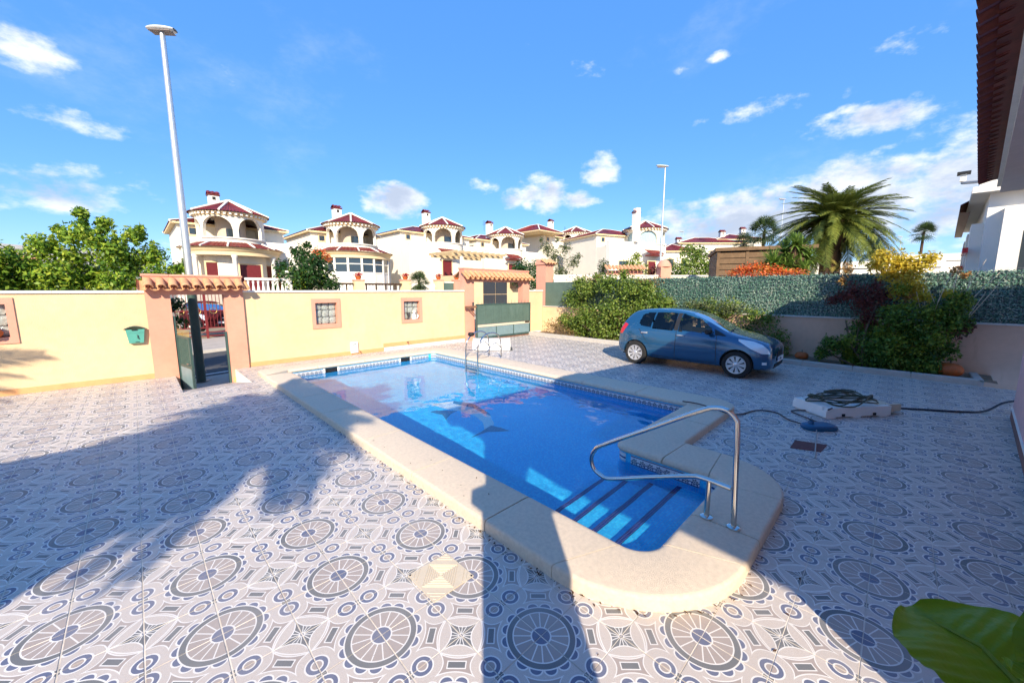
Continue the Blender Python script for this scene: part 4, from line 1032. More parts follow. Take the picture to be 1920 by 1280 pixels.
        # seams, handles, lamps
        for yy0, yy1, z0, z1 in ((-.80, -.78, .30, .95), (.165, .16, .28, .97),):
            side([(yy0-.006, z0), (yy0+.006, z0)], [(yy1-.006, z1), (yy1+.006, z1)], s, 'trim_black', 'door_seam', c, .003, 1, 12)
        side([(.80, .50), (.812, .51)], [(1.16, .97), (1.172, .965)], s, 'trim_black', 'door_seam', c, .003, 1, 12)
        side([(-.78, .285), (.0, .268), (.75, .285)], [(-.78, .297), (.0, .28), (.75, .297)], s, 'trim_black', 'sill_seam', c, .003, 20, 1)
        for yh in (.04, 1.0):
            h = cast((s*2, yh, .865), (-s, 0, 0), 0)
            if h is not None: MB().tube([(h.x, yh-.085, .868), (h.x+s*.03, yh-.06, .872), (h.x+s*.035, yh, .875), (h.x+s*.03, yh+.06, .872), (h.x, yh+.085, .868)], .015, 7).build('door_handle', 'hubcap', c)
        side([(-1.84, .60), (-1.70, .605), (-1.50, .69), (-1.24, .85)], [(-1.80, .70), (-1.68, .80), (-1.50, .862), (-1.23, .895)], s, 'headlamp', 'headlight', c, .006, 14, 6)
        side([(1.66, .80), (1.78, .80)], [(1.50, 1.06), (1.62, 1.10)], s, 'tail_red', 'tail_light', c, .006, 4, 8)
        side([(-1.80, .36), (-1.72, .36)], [(-1.80, .42), (-1.72, .42)], s, 'headlamp', 'fog_lamp', c, .006, 3, 3)
        m_ = MB(); m_.lathe([(0, -.09), (.05, -.085), (.075, -.03), (.075, .03), (.05, .075), (0, .09)], 12, (s*.93, -.63, 1.03), 'x'); 
        mir = m_.build('wing_mirror', paint if False else 'trim_black', c); MB().tube([(s*.80, -.66, .985), (s*.90, -.63, 1.01)], .02, 6).build('arm', 'trim_black', mir)
        for yy in (-1.23, 1.23):
            wh = bpy.data.objects.new('wheel', None); COL.objects.link(wh); wh.parent = c; wh.location = (s*.735, yy, .308); wh.scale = (1, 1.045, 1.045); wh.rotation_euler = (0, 0, 0 if s > 0 else math.pi); wh.empty_display_size = .1
            MB().lathe([(.19, -.09), (.27, -.095), (.293, -.06), (.297, 0), (.293, .06), (.275, .095), (.20, .098), (.195, .08)], 32, axis='x').build('tyre', 'rubber', wh)
            rim = MB(); rim.lathe([(.200, .085), (.196, .10), (.180, .098), (.172, .078)], 32, axis='x')
            rim.lathe([(0, .104), (.035, .103), (.05, .094), (.06, .085)], 20, axis='x')
            for q in range(9):
                a = 2*math.pi*q/9; b0, b1 = .17, .145
                def pp(r, an, x): return (x, r*math.cos(an), r*math.sin(an))
                rim.quad(pp(.05, a-.30, .092), pp(.05, a+.30, .092), pp(.180, a+b1+.09, .090), pp(.180, a-b1-.09, .090))
                rim.quad(pp(.05, a-.30, .092), pp(.180, a-b1-.09, .090), pp(.180, a-b1-.09, .07), pp(.05, a-.30, .07)); rim.quad(pp(.180, a+b1+.09, .090), pp(.05, a+.30, .092), pp(.05, a+.30, .07), pp(.180, a+b1+.09, .07))
            rim.build('rim', 'hubcap', wh)
            MB().lathe([(0, .06), (.19, .06)], 24, axis='x').build('brake_disc', 'black', wh)
    front([(-.30, .48), (0, .47), (.30, .48)], [(-.22, .63), (0, .64), (.22, .63)], 1, 'trim_black', 'grille', c, .005)
    front([(-.44, .25), (0, .24), (.44, .25)], [(-.40, .36), (0, .37), (.40, .36)], 1, 'black', 'air_intake', c, .006)
    front([(-.04, .665), (.04, .665)], [(-.04, .70), (.04, .70)], 1, 'hubcap', 'badge', c, .006, 2, 2)
    pl = B(-.26, -1.925, .40, .26, -1.912, .51).build('number_plate', 'plate_white', c)
    def txt(s_, loc, size, parent, m='black', rot=(math.pi/2, 0, 0)):
        cu = bpy.data.curves.new('lettering', 'FONT'); cu.body = s_; cu.size = size; cu.align_x = 'CENTER'; cu.align_y = 'CENTER'; cu.extrude = .0008
        t = bpy.data.objects.new('lettering', cu); COL.objects.link(t); dg.update(); me2 = bpy.data.meshes.new_from_object(t.evaluated_get(bpy.context.evaluated_depsgraph_get()))
        bpy.data.objects.remove(t); me2.materials.clear(); me2.materials.append(M[m]); o = link('lettering', me2, parent, loc); o.rotation_euler = rot; return o
    if detail: txt('5344', (-.06, -1.9265, .455), .10, pl)
    MB().tube([(-.50, -1.0, 1.035), (-.1, -.965, 1.075), (.25, -.90, 1.10)], .008, 5).build('wiper', 'black', c)
    MB().tube([(.0, 1.30, 1.48), (.0, 1.42, 1.62)], [.008, .004], 5).build('aerial', 'black', c)
    return c
car('hatchback_car', 'blue five-door hatchback parked on the tiled patio', 'car_blue', (10.40, 3.70, 0), 0)
car('parked_car', 'dark maroon car parked behind the red gate across the street', 'car_maroon', (2.75, 26.4, street_z(2.7)+.25), R(12), False)

# ================================================================== THINGS ON THE PATIO
# upturned white polystyrene tray with the coiled hose
by = thing('plastic_tray', 'upturned dirty white plastic tray lying under the coiled hose', 'tray', (8.15, .52, 0), R(-38))
def tray(L, W, H):
    mb = MB()
    mb.box(-L/2, -W/2, .02, L/2, W/2, H*.72).box(-L/2+.02, -W/2, H*.721, L/2, -W/2+.07, H).box(-L/2+.02, W/2-.07, H*.721, L/2, W/2, H).box(-L/2, -W/2+.07, H*.721, -L/2+.08, W/2-.07, H*1.05)
    for x in (-L/2+.03, -.1, L/2-.2): mb.box(x, -W/2-.006, 0, x+.14, W/2+.006, .019)
    return mb
tray(1.15, .62, .17).build('shell', 'white_plastic', by)
MB().box(.60, -.24, .05, .84, .20, .13).box(.60, -.24, .131, .84, -.19, .17).build('lip', 'drain_beige', by)
for sx in (-.3, .25): MB().box(sx, -.322, .03, sx+.05, -.312, .07).build('foot_slot', 'black', by)
ho = thing('garden_hose', 'dark green garden hose coiled in loose loops on the white tray', 'hose', (8.15, .52, .17))
rg = random.Random(5)
hp = []
for i in range(75):
    a = i*.62; r = .40+.10*math.sin(i*.9)+rg.uniform(-.05, .05)
    x, y = r*1.12*math.cos(a), r*.60*math.sin(a); x, y = x*math.cos(R(-38))-y*math.sin(R(-38)), x*math.sin(R(-38))+y*math.cos(R(-38))
    hp.append((x+rg.uniform(-.03, .03), y+rg.uniform(-.03, .03), .03+.0011*i+rg.uniform(0, .03) if abs(r) < .48 else .02))
MB().tube(spline(hp, 4), .0105, 6).build('coil', 'hose_green', ho)
end = [Vector(p)-ho.location for p in ((8.62, .40, .22), (8.9, .12, .12), (9.0, -.10, .02), (9.2, -.45, .018), (9.45, -.85, .018), (9.72, -1.15, .03), (9.95, -1.35, .16), (10.1, -1.5, .2))]
MB().tube(spline(end, 8), .016, 7).build('run', 'hose_blue', ho)
pc = thing('vacuum_cable', 'thin brown cable snaking from the pool edge to the blue vacuum head', 'cable', (7.0, 1.6, .02))
cp = [on_z(1280, 752, .13), on_z(1310, 757, .14), on_z(1345, 768, .14), on_z(1368, 775, .10), on_z(1390, 776, .02), on_z(1420, 769, .02), on_z(1455, 773, .02), on_z(1480, 787, .02), on_z(1512, 796, .04)]
MB().tube([p-pc.location for p in spline(cp, 8)], .011, 6).build('cable', 'hose_brown', pc)
cp = [on_z(1530, 790, .05), on_z(1500, 778, .02), on_z(1484, 771, .02), on_z(1492, 769, .02), on_z(1520, 769, .03), on_z(1545, 770, .10), on_z(1560, 765, .2)]
MB().tube([p-pc.location for p in spline(cp, 8)], .011, 6).build('cable', 'hose_brown', pc)
vh = thing('pool_vacuum_head', 'dark blue oval pool vacuum head with a thin pole on the tiles', 'pool vacuum', on_z(1535, 803, 0), R(-45))
pr = [(.0, .07), (.8, .07), (.95, .055), (1, .03), (.96, .0)]
vm = MB()
for i, (s, z) in enumerate(pr): vm.v += [((.23+.03*0)*s*math.copysign(abs(math.cos(a))**.6, math.cos(a)), .13*s*math.copysign(abs(math.sin(a))**.6, math.sin(a)), z) for a in [2*math.pi*j/24 for j in range(24)]]
for i in range(4):
    for j in range(24): vm.face((i*24+j, i*24+(j+1) % 24, (i+1)*24+(j+1) % 24, (i+1)*24+j), True)
vm.build('head', 'vac_blue', vh)
MB().lathe([(.035, .06), (.035, .11), (.028, .12)], 12, (-.12, 0, 0)).build('socket', 'vac_blue', vh)
a_, b_ = on_z(1531, 806, .035), on_z(1528, 858, .012)
mt = Matrix.Rotation(R(45), 4, 'Z')
MB().tube([mt @ (a_-vh.location), mt @ (b_-vh.location)], .008, 6).build('pole', 'aluminium', vh)
rp_ = thing('drain_plate', 'rusty brown rectangular metal plate lying flush on the patio', 'plate', (6.05, .64, .001))
q = [on_z(1491, 825, .004), on_z(1551, 834, .004), on_z(1539, 847, .004), on_z(1481, 839, .004)]
MB().prism([(p.x-6.05, p.y-.64) for p in (q[3], q[2], q[1], q[0])], 0, .006).build('plate', 'rust_plate', rp_)
dr = thing('drain_cover', 'square beige drain cover with concentric ridges in the tiled floor', 'drain cover', (1.35, 2.085, .001))
DS = .165
MB().box(-DS, -DS, 0, DS, DS, .004).build('plate', 'drain_beige', dr)
for i in range(7):
    r = .02+.021*i; s = .707
    mb = MB()
    pts = [(r*1.0, 0), (0, r), (-r, 0), (0, -r)]
    for k_ in range(4):
        p, q = Vector((*pts[k_], .0045)), Vector((*pts[(k_+1) % 4], .0045))
        mb.tube([p, q], .0035, 4)
    mb.build('ridge', 'drain_beige', dr)
for i, (sx_, sy_) in enumerate(((1, 1), (1, -1), (-1, 1), (-1, -1))):
    mb = MB()
    for j in range(3):
        t = .165-.034*j; mb.tube([(sx_*(DS-.012), sy_*(t-.145+.12), .0045), (sx_*(t-.145+.12), sy_*(DS-.012), .0045)], .0032, 4)
    mb.build('ridge', 'drain_beige', dr)
for s in (-1, 1): MB().lathe([(0, .006), (.007, .006), (.008, .003)], 8, (s*(DS-.012), -s*(DS-.012), 0)).build('screw', 'black', dr)
# rolled pool cover / white barrier by the gate
rv = thing('white_plastic_shell', 'curved white plastic shell standing behind the pool ladder', 'plastic shell', (8.45, 9.55, 0), R(-43))
mb = MB(); 
def shell(u, v):
    a = math.pi*u; return (-.62+1.24*v, .30*math.cos(a), .02+.36*math.sin(a)**.8)
mb.grid(shell, 14, 6); n0 = len(mb.v)
for xx in (-.62, .62):
    mb.poly([shell(i/14, 0 if xx < 0 else 1) for i in range(15)])
mb.build('shell', 'white_plastic', rv); B(.45, -.36, 0, .70, .36, .02).build('base', 'dark_steel', rv)
bl = thing('black_float', 'dark round float hanging on the ladder rail', 'float', (6.62, 8.35, .76)); MB().lathe([(0, -.06), (.07, -.05), (.10, 0), (.07, .05), (0, .06)], 14).build('ball', 'black', bl)
# pumpkin-like pots in the planting bed
def pumpkin(loc, r, label):
    t = thing('pumpkin', label, 'pumpkin', loc)
    def f(u, v):
        a = 2*math.pi*u; ph = -math.pi/2+math.pi*v; k_ = 1+.05*abs(math.cos(5*a)); return (r*k_*math.cos(a)*math.cos(ph)**.8, r*k_*math.sin(a)*math.cos(ph)**.8, r*.72+r*.72*math.sin(ph))
    MB().grid(f, 40, 14).build('fruit', 'terracotta', t); MB().tube([(0, 0, r*1.38), (.01, .0, r*1.6), (.05, .01, r*1.72)], [.02, .014, .012], 6).build('stalk', 'bark', t)
pumpkin((12.95, -.95, .06), .21, 'large orange pumpkin at the end of the planting bed')
pumpkin((13.0, 1.75, .08), .15, 'small orange pumpkin half hidden beside the front of the car')
# leaf litter along the coping
lt = MB(); rg = random.Random(3)
def litter(x, y, z=.006):
    a = rg.uniform(0, 6.28); s = rg.uniform(.006, .02); w_ = s*.4
    c_, s_ = math.cos(a), math.sin(a); h = rg.uniform(.001, .008)
    lt.quad((x-c_*s, y-s_*s, z), (x+s_*w_, y-c_*w_, z+h), (x+c_*s, y+s_*s, z+h*.5), (x-s_*w_, y+c_*w_, z+h))
for i in range(130):
    t = rg.random()
    if t < .45: litter(OX0-rg.uniform(.005, .05), rg.uniform(1.5, 5.5))
    elif t < .8:
        a = R(180+rg.uniform(0, 90)); litter(OX0+rO+(rO+rg.uniform(.01, .06))*math.cos(a), OY0+rO+(rO+rg.uniform(.01, .06))*math.sin(a))
    elif t < .9: litter(rg.uniform(2.9, 4.2), OY0-rg.uniform(.01, .05))
    else: litter(rg.uniform(-1, 7.5), rg.uniform(.2, 1.5) if rg.random() < .5 else rg.uniform(1.5, 6) if rg.random() < .2 else .3)
for i in range(14): litter(rg.uniform(OX0+.08, IX0-.05), rg.uniform(1.8, 6), CZ+.003)
tag(lt.build('leaf_litter', 'litter'), 'dry brown leaf crumbs scattered along the pool coping', 'leaf litter', kind='stuff')

# ================================================================== STREET LAMPS
def lamp(loc, h, label, rot=0, head='double', r=.085, dark=0):
    t = thing('street_lamp', label, 'street lamp', loc, rot, None)
    MB().tube([(0, 0, 0), (0, 0, h*.5), (0, 0, h)], [r, r*.8, r*.55], 12).build('pole', 'lamp_metal', t)
    if dark: MB().tube([(0, 0, .02), (0, 0, 2.35)], [r*1.04, r*1.0], 12).build('sleeve', 'gate_dark', t)
    B(-.16, -.16, -.05, .16, .16, .02).build('base_plate', 'dark_steel', t)
    L = .62 if head == 'arm' else .30
    hd_ = MB(); hd_.lathe([(0, -.045), (.12, -.04), (.17, 0), (.15, .04), (0, .06)], 14).mesh('x')
    mb = MB()
    def hf(u, v):
        a = 2*math.pi*v; s = math.sin(math.pi*min(1, max(0, .06+.88*u)))**.35
        return (-L+(.22+L)*u if head == 'arm' else -.30+.60*u, .15*s*math.cos(a), .05+.055*s*math.sin(a)+(.05*(1-u) if head == 'arm' else 0))
    mb.grid(hf, 12, 14); o = mb.build('lamp_head', 'lamp_white', t, (0, 0, h))
    B((-L+.06) if head == 'arm' else -.24, -.11, -.012, .05 if head == 'arm' else .24, .11, -.004).build('diffuser', 'lamp_glass', o)
    return t
lamp((1.06, 13.0, street_z(1.06)), 8.1-street_z(1.06), 'tall grey street lamp rising just behind the garden doorway', R(-40), r=.10, dark=1)
L2 = at(1237, 515, 30); lamp((L2.x, L2.y, street_z(L2.x)), 10.5-street_z(L2.x), 'tall slim street lamp beyond the climbing hedge', R(-45), 'arm', r=.085)
for (x, yt, yb, d, lb) in ((1463, 375, 450, 60, 'slim street lamp standing left of the date palm'), (1278, 435, 480, 75, 'small far street lamp between the white houses'), (1655, 435, 480, 80, 'faint far street lamp right of the date palm'), (1685, 445, 480, 95, 'faint far street lamp left of the single fan palm')):
    a, b = at(x, yt, d), at(x, yb, d); lamp((b.x, b.y, 1.0), a.z-1.0, lb, R(-45), 'arm', r=.08)

# ================================================================== HOUSES ACROSS THE STREET
def corr_cone(mb, r0, z0, r1, z1, a0, a1, seg, amp=.035, ribs=60):
    n = len(mb.v); m = seg+1
    for i in range(4):
        t = i/3
        for j in range(m):
            a = a0+(a1-a0)*j/seg; r = r0+(r1-r0)*t; z = z0+(z1-z0)*t+amp*abs(math.sin(ribs*.5*a))*(1 if i < 3 else .6)
            mb.v.append((r*math.cos(a), r*math.sin(a), z))
    for i in range(3):
        for j in range(seg): mb.face((n+i*m+j, n+i*m+j+1, n+(i+1)*m+j+1, n+(i+1)*m+j))
def hip_roof(parent, x0, x1, y0, y1, z, h, m='red_tile', ov=.35, white=True):
    a, b, c, d = x0-ov, x1+ov, y0-ov, y1+ov; w2 = min(b-a, d-c)/2
    if b-a > d-c: r0, r1 = (a+w2, (c+d)/2), (b-w2, (c+d)/2)
    else: r0, r1 = ((a+b)/2, c+w2), ((a+b)/2, d-w2)
    mb = MB(); P = [(a, c, z), (b, c, z), (b, d, z), (a, d, z)]; T0, T1 = (*r0, z+h), (*r1, z+h)
    def rib(p, q, s, t):      # ribbed slope between eave p-q and ridge s-t
        n = max(6, int((Vector(q)-Vector(p)).length/.22)*2)
        for i in range(n):
            u0, u1 = i/n, (i+1)/n; e0, e1 = (0 if i % 2 else .05), (.05 if i % 2 else 0)
            L_ = lambda A, C_, u, e: tuple(Vector(A).lerp(Vector(C_), u)+Vector((0, 0, e)))
            mb.quad(L_(p, q, u0, e0), L_(p, q, u1, e1), L_(s, t, u1, e1), L_(s, t, u0, e0))
    if b-a > d-c: rib(P[0], P[1], T0, T1); rib(P[1], P[2], T1, T1); rib(P[2], P[3], T1, T0); rib(P[3], P[0], T0, T0)
    else: rib(P[0], P[1], T0, T0); rib(P[1], P[2], T0, T1); rib(P[2], P[3], T1, T1); rib(P[3], P[0], T1, T0)
    o = mb.build('roof', m, parent)
    B(a+.05, c+.05, z-.14, b-.05, d-.05, z-.01).build('eave_band', 'fascia_cream', o)
    if white:
        hb = MB()
        for p, q in ((P[0], T0), (P[3], T0 if b-a > d-c else T1), (P[1], T1 if b-a > d-c else T0), (P[2], T1)): hb.tube([p, q], .075, 6)
        hb.tube([T0, T1], .075, 6)
        hb.build('hip_ridge', 'cap_white', o)
    return o
def chimney(parent, x, y, z0, z1, w_=.62):
    o = B(x-w_/2, y-w_/2, z0, x+w_/2, y+w_/2, z1).build('chimney', 'house_white', parent)
    for s in (-1, 1): B(x-w_/2-.02, y+s*w_*.36-.06, z1, x+w_/2+.02, y+s*w_*.36+.06, z1+.02).build('cap_slab', 'house_white', o)
    B(x-.10, y-w_/2-.012, z1-.30, x+.10, y-w_/2-.002, z1-.08).build('vent', 'black', o)
    mb = MB(); mb.grid(lambda u, v: (x-w_*.62+w_*1.24*u, y-w_*.66+w_*1.32*v, z1+.10+.22*(1-abs(2*v-1))+.05*abs(math.sin(u*9.5))), 14, 2, False); mb.box(x-w_*.6, y-w_*.62, z1+.021, x+w_*.6, y+w_*.62, z1+.10)
    mb.build('cowl', 'red_tile', o)
def tower(parent, r, zb_, sill, spring, top, apex, openings, glass=None, a_off=0.0, wallm='house_cream'):
    """round tower with arched openings; openings: (centre deg, half width deg); 270 faces the street"""
    N = 120; mb = MB(); ri = r-.22
    def inside(a):
        for c, hw in openings:
            d = (a-c+180) % 360-180
            if abs(d) < hw: return math.sqrt(max(0, 1-(d/hw)**2)), c, hw
        return None
    def P(rr, a, z): return (rr*math.cos(R(a)), rr*math.sin(R(a)), z)
    for j in range(N):
        a, b = 360*j/N, 360*(j+1)/N; am = (a+b)/2; ins = inside(am)
        for rr in (r, ri):
            if not ins: mb.quad(P(rr, a, zb_), P(rr, b, zb_), P(rr, b, top), P(rr, a, top))
            else:
                hw = ins[2]; rise = min(top-.2-spring, r*math.sin(R(hw)))
                def za(x):
                    d = (x-ins[1]+180) % 360-180; return spring+rise*math.sqrt(max(0, 1-(d/hw)**2))
                mb.quad(P(rr, a, zb_), P(rr, b, zb_), P(rr, b, sill), P(rr, a, sill)); mb.quad(P(rr, a, za(a)), P(rr, b, za(b)), P(rr, b, top), P(rr, a, top))
                if rr == r:
                    mb.quad(P(ri, a, za(a)), P(ri, b, za(b)), P(r, b, za(b)), P(r, a, za(a))); mb.quad(P(ri, a, sill), P(ri, b, sill), P(r+.03, b, sill), P(r+.03, a, sill))
    for c, hw in openings:
        for s in (-1, 1): a = c+s*hw; mb.quad(P(ri, a, sill), P(r, a, sill), P(r, a, spring), P(ri, a, spring))
    o = mb.build('tower_wall', wallm, parent)
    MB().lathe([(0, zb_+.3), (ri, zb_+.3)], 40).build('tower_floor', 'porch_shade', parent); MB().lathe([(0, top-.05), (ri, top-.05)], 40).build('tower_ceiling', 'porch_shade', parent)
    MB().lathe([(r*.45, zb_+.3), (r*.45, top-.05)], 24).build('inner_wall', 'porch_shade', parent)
    B(-.45, -r*.46-.02, sill-.6, .35, -r*.42, spring+.15).build('balcony_door', 'window_glass', parent)
    if glass: MB().lathe([(ri-.03, sill), (ri-.03, top-.3)], 48).build('glazing', glass, parent)
    MB().lathe([(r+.002, sill-.02), (r+.09, sill-.02), (r+.09, sill+.06), (r+.002, sill+.06)], 60).build('sill_band', 'house_white', parent)
    MB().lathe([(r+.002, top-.16), (r+.10, top-.10), (r+.12, top), (r+.26, top+.03), (r+.28, top+.10), (r*.3, top+.12)], 60).build('cornice', 'fascia_cream', parent)
    dn = MB()
    for j in range(44): a = 360*j/44; dn.cbox((0, 0, 0), (.10, .14, .12), Matrix.Translation(P(r+.20, a, top-.03)) @ Matrix.Rotation(R(a), 4, 'Z'))
    tag(dn.build('dentils', 'house_white', parent), kind='stuff')
    mb = MB(); r1 = r+.40; corr_cone(mb, r1, top+.10, .02, apex, 0, 2*math.pi, 160, .045, 80); ro = mb.build('tower_roof', 'red_tile', parent)
    hb = MB()
    for j in range(8): a = 360*j/8+22.5+a_off; hb.tube([P(r1, a, top+.16), P(.05, a, apex+.06)], .075, 6)
    hb.build('hip_ridge', 'cap_white', ro)
    return o
def window(parent, x, y, z0, w_, h_, pane='maroon', frame='fascia_cream', fr=.10):
    o = MB().box(x-w_/2-fr, y-.05, z0-fr, x-w_/2, y, z0+h_+fr).box(x+w_/2, y-.05, z0-fr, x+w_/2+fr, y, z0+h_+fr).box(x-w_/2, y-.05, z0+h_, x+w_/2, y, z0+h_+fr).box(x-w_/2, y-.05, z0-fr, x+w_/2, y, z0).build('window', frame, parent)
    B(x-w_/2, y-.025, z0, x+w_/2, y-.004, z0+h_).build('pane', pane, o); return o
OPEN = [(184, 21), (237, 27), (298, 25)]
def bay(parent, r, z0, ze, top, cols=True, glass=False, base=None):
    """curved ground-floor porch with its skirt roof"""
    a0, a1 = math.pi, 2*math.pi
    mb = MB(); corr_cone(mb, r+.25, ze, r-.75, top, a0, a1, 90, .045, 110); ro = mb.build('porch_roof', 'red_tile', parent)
    hb = MB()
    for d in (200, 228, 256, 284, 312, 340): hb.tube([((r+.27)*math.cos(R(d)), (r+.27)*math.sin(R(d)), ze+.05), ((r-.7)*math.cos(R(d)), (r-.7)*math.sin(R(d)), top+.04)], .06, 6)
    hb.build('hip_ridge', 'cap_white', ro)
    MB().lathe([(r-.25, ze-.52), (r-.03, ze-.52), (r-.03, ze-.28), (r+.02, ze-.26), (r+.10, ze-.05), (r+.24, ze-.01), (r-.4, ze)], 48, a0=a0, a1=a1).build('porch_beam', 'fascia_cream', parent)
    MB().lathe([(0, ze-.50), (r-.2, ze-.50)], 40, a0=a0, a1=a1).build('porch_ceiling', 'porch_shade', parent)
    MB().lathe([(0, z0), (r, z0), (r, z0-1.5)], 40, a0=a0, a1=a1).build('porch_floor', 'pavement', parent)
    if cols:
        for d in (212, 262, 318): MB().lathe([(.17, z0), (.15, z0+.1), (.14, ze-.7), (.19, ze-.62), (.19, ze-.5)], 14, ((r-.14)*math.cos(R(d)), (r-.14)*math.sin(R(d)), 0)).build('column', 'house_white', parent)
    if glass:
        n = 9
        for i in range(n+1):
            a = a0+(a1-a0)*(i+.0)/n; x, y = (r-.14)*math.cos(a), (r-.14)*math.sin(a); MB().cbox((0, 0, 0), (.16, .10, ze-.5-z0), Matrix.Translation((x, y, (ze-.5+z0)/2)) @ Matrix.Rotation(a+math.pi/2, 4, 'Z')).build('glazing_post', 'house_white', parent)
        for i in range(n):
            a, b = a0+(a1-a0)*i/n, a0+(a1-a0)*(i+1)/n; pa, pb = Vector(((r-.14)*math.cos(a), (r-.14)*math.sin(a), 0)), Vector(((r-.14)*math.cos(b), (r-.14)*math.sin(b), 0))
            for za, zz, mm in ((z0, ze-1.75, 'house_white'), (ze-1.69, ze-1.05, 'window_glass'), (ze-.99, ze-.52, 'window_glass')):
                m_ = MB(); m_.quad((*pa.xy, za), (*pb.xy, za), (*pb.xy, zz), (*pa.xy, zz)); m_.build('glazing_pane', mm, parent)
            for zz in (ze-1.72, ze-1.02): MB().tube([(*pa.xy, zz), (*pb.xy, zz)], .045, 4).build('transom', 'house_white', parent)
def house(label, cx, cy_, apex, rot=0.0, r=2.05, kind='porch', left=2.6, right=3.9, depth=8, ch=(-1.0, 1.6), glass=None, s=1.0, wing_h=None):
    t = thing('town_house', label, 'house', (cx, cy_, street_z(cx)), rot, 'houses along the street')
    z = lambda v: (v-8.35)*s+apex-t.location.z           # heights measured on the first house
    g0 = z(1.65)
    tower(t, r, z(4.9), z(5.55), z(6.15), z(7.2), z(8.35), OPEN, glass)
    B(-left, .8, -1.0, right, depth, z(6.55)).build('main_block', 'house_cream', t)
    hip_roof(t, -left, right, .8, depth, z(6.70), 1.15*s)
    B(-left+.01, -.9, -1.0, right+.5, .79, z(5.25)).build('terrace_block', 'house_cream', t)
    B(-left-.02, -.93, z(5.25), right+.53, -.70, z(5.55)).build('terrace_parapet', 'house_white', t)
    window(t, -left+.9, .8, z(5.9), .45, .45, 'window_glass')
    chimney(t, ch[0], ch[1], z(7.0), z(8.75))
    MB().lathe([(r+.02, -1.0), (r+.02, z(4.95))], 60).build('tower_base', 'house_cream', t)
    if kind == 'porch':
        bay(t, 2.95, g0, z(4.85), z(5.25)); 
        window(t, -1.35, -r*.80, g0+.95, 1.0, 1.25, 'maroon'); window(t, .6, -r*1.02, g0+.05, 1.25, 2.05, 'maroon'); window(t, 2.5, -.93, g0+.05, 1.3, 2.05, 'brown_door')
    elif kind == 'glass':
        bay(t, 3.2, g0, z(4.85), z(5.25), cols=False, glass=True)
    elif kind == 'canopy':
        for xx, ww in ((-1.0, 1.1),):
            window(t, xx, -r-.05, g0+.5, ww, 1.6, 'maroon')
            mb = MB(); mb.grid(lambda u, v: (xx-1.05+2.1*u, -r-.95+1.0*v, z(4.35)+.55*v+.05*abs(math.sin(u*30))), 60, 1, False); mb.box(xx-.95, -r-.85, z(4.20), xx+.95, -r+.05, z(4.33)); mb.build('window_canopy', 'red_tile', t)
    return t
H1 = house('cream house nearest the street lamp with open arched round tower', 5.5, 35, 8.35, 0, kind='porch', left=3.0, right=3.6, ch=(-.75, .9))
H2 = house('cream house with a white glazed bay under its round tower', 14.35, 35, 8.65, 0, kind='glass', left=3.2, right=2.6, ch=(-.9, .8))
H3 = house('cream house with maroon shuttered window behind the wooden pergola', 24.1, 35, 9.55, 0, kind='canopy', left=4.6, right=4.2, ch=(-1.5, .8))
H4 = house('cream house with a tower roof peeping above the vehicle gateway', 33.4, 35, 9.6, 0, kind='canopy', left=4.0, right=4.5, ch=(-1.6, 1.2))
H5 = house('cream house with a sheltered roof terrace far along the street', 48.6, 35.5, 11.4, 0, kind='canopy', left=6.5, right=4.5, ch=(-4.5, 1.2), r=2.3)
hip_roof(H5, -9.5, -5.0, -1, 5, 8.2, 1.2)
p6 = at(1210, 415, 50)
H6 = house('tall white house with glazed tower and long chimney behind the slim street lamp', p6.x, p6.y, p6.z, R(-20), kind='canopy', left=6.5, right=1.9, glass='bright_glass', ch=(-2.9, -1.6), r=2.3, s=1.05)
B(-6.5, -1.6, -1, 1.9, -.95, 5.9).build('front_block', 'house_white', H6); B(-3.2, -2.0, 5.9, -2.65, -1.45, 9.6).build('chimney_stack', 'house_white', H6)
for xx, ww, mm in ((-.9, 1.1, 'maroon'), (1.1, .8, 'maroon'), (-4.5, 1.3, 'window_glass')): window(H6, xx, -1.605, 2.2, ww, 1.5, mm)
def aerial(parent, x, y, z):
    mb = MB().tube([(x, y, z), (x, y, z+1.3)], .018, 5)
    for k_ in range(4): mb.tube([(x-.32+.05*k_, y, z+.8+.14*k_), (x+.32-.05*k_, y, z+.8+.14*k_)], .010, 4)
    mb.build('aerial', 'dark_steel', parent)
aerial(H4, -1.6, 2.2, 8.2); aerial(H2, 1.8, 4, 8.0); aerial(H5, 2.5, 4, 9.2); aerial(H3, 2.6, 5, 8.6)
def small_house(label, px, py, d, w_, hgt, rot, m='house_white', roof='red_tile', dep=7, chim=True, wins=3, rh=1.1):
    p = at(px, py, d); t = thing('far_house', label, 'house', (p.x, p.y, 1.0), rot, 'houses in the distance')
    hh = p.z-1.0-rh
    B(-w_/2, -dep/2, -2, w_/2, dep/2, hh).build('wall', m, t)
    if roof == 'flat': B(-w_/2-.1, -dep/2-.1, hh, w_/2+.1, dep/2+.1, hh+.35).build('parapet', 'cap_white', t)
    else: hip_roof(t, -w_/2, w_/2, -dep/2, dep/2, hh+.15, rh, roof)
    for i in range(wins):
        xx = -w_/2+w_*(i+.7)/(wins+.4); window(t, xx, -dep/2, hh-1.9, .8, 1.0, 'window_glass')
        if hh > 5: window(t, xx, -dep/2, hh-4.8, .9, 1.2, 'window_glass')
    if chim: chimney(t, w_*.32, 0, hh+.5, hh+rh+.9)
    return t
small_house('small cream house with red hip roof left of the brown shed', 1315, 448, 62, 9, 6, R(-45))
small_house('small cream house with red roof and white chimney behind the brown shed', 1365, 442, 66, 6.5, 6, R(-45))
small_house('low white house with red roof right of the slim street lamp', 1252, 462, 58, 4.5, 5, R(-45), wins=2)
small_house('white far house behind the citrus trees at the left edge', 60, 452, 60, 16, 6, R(35), roof='flat', chim=False, wins=5)
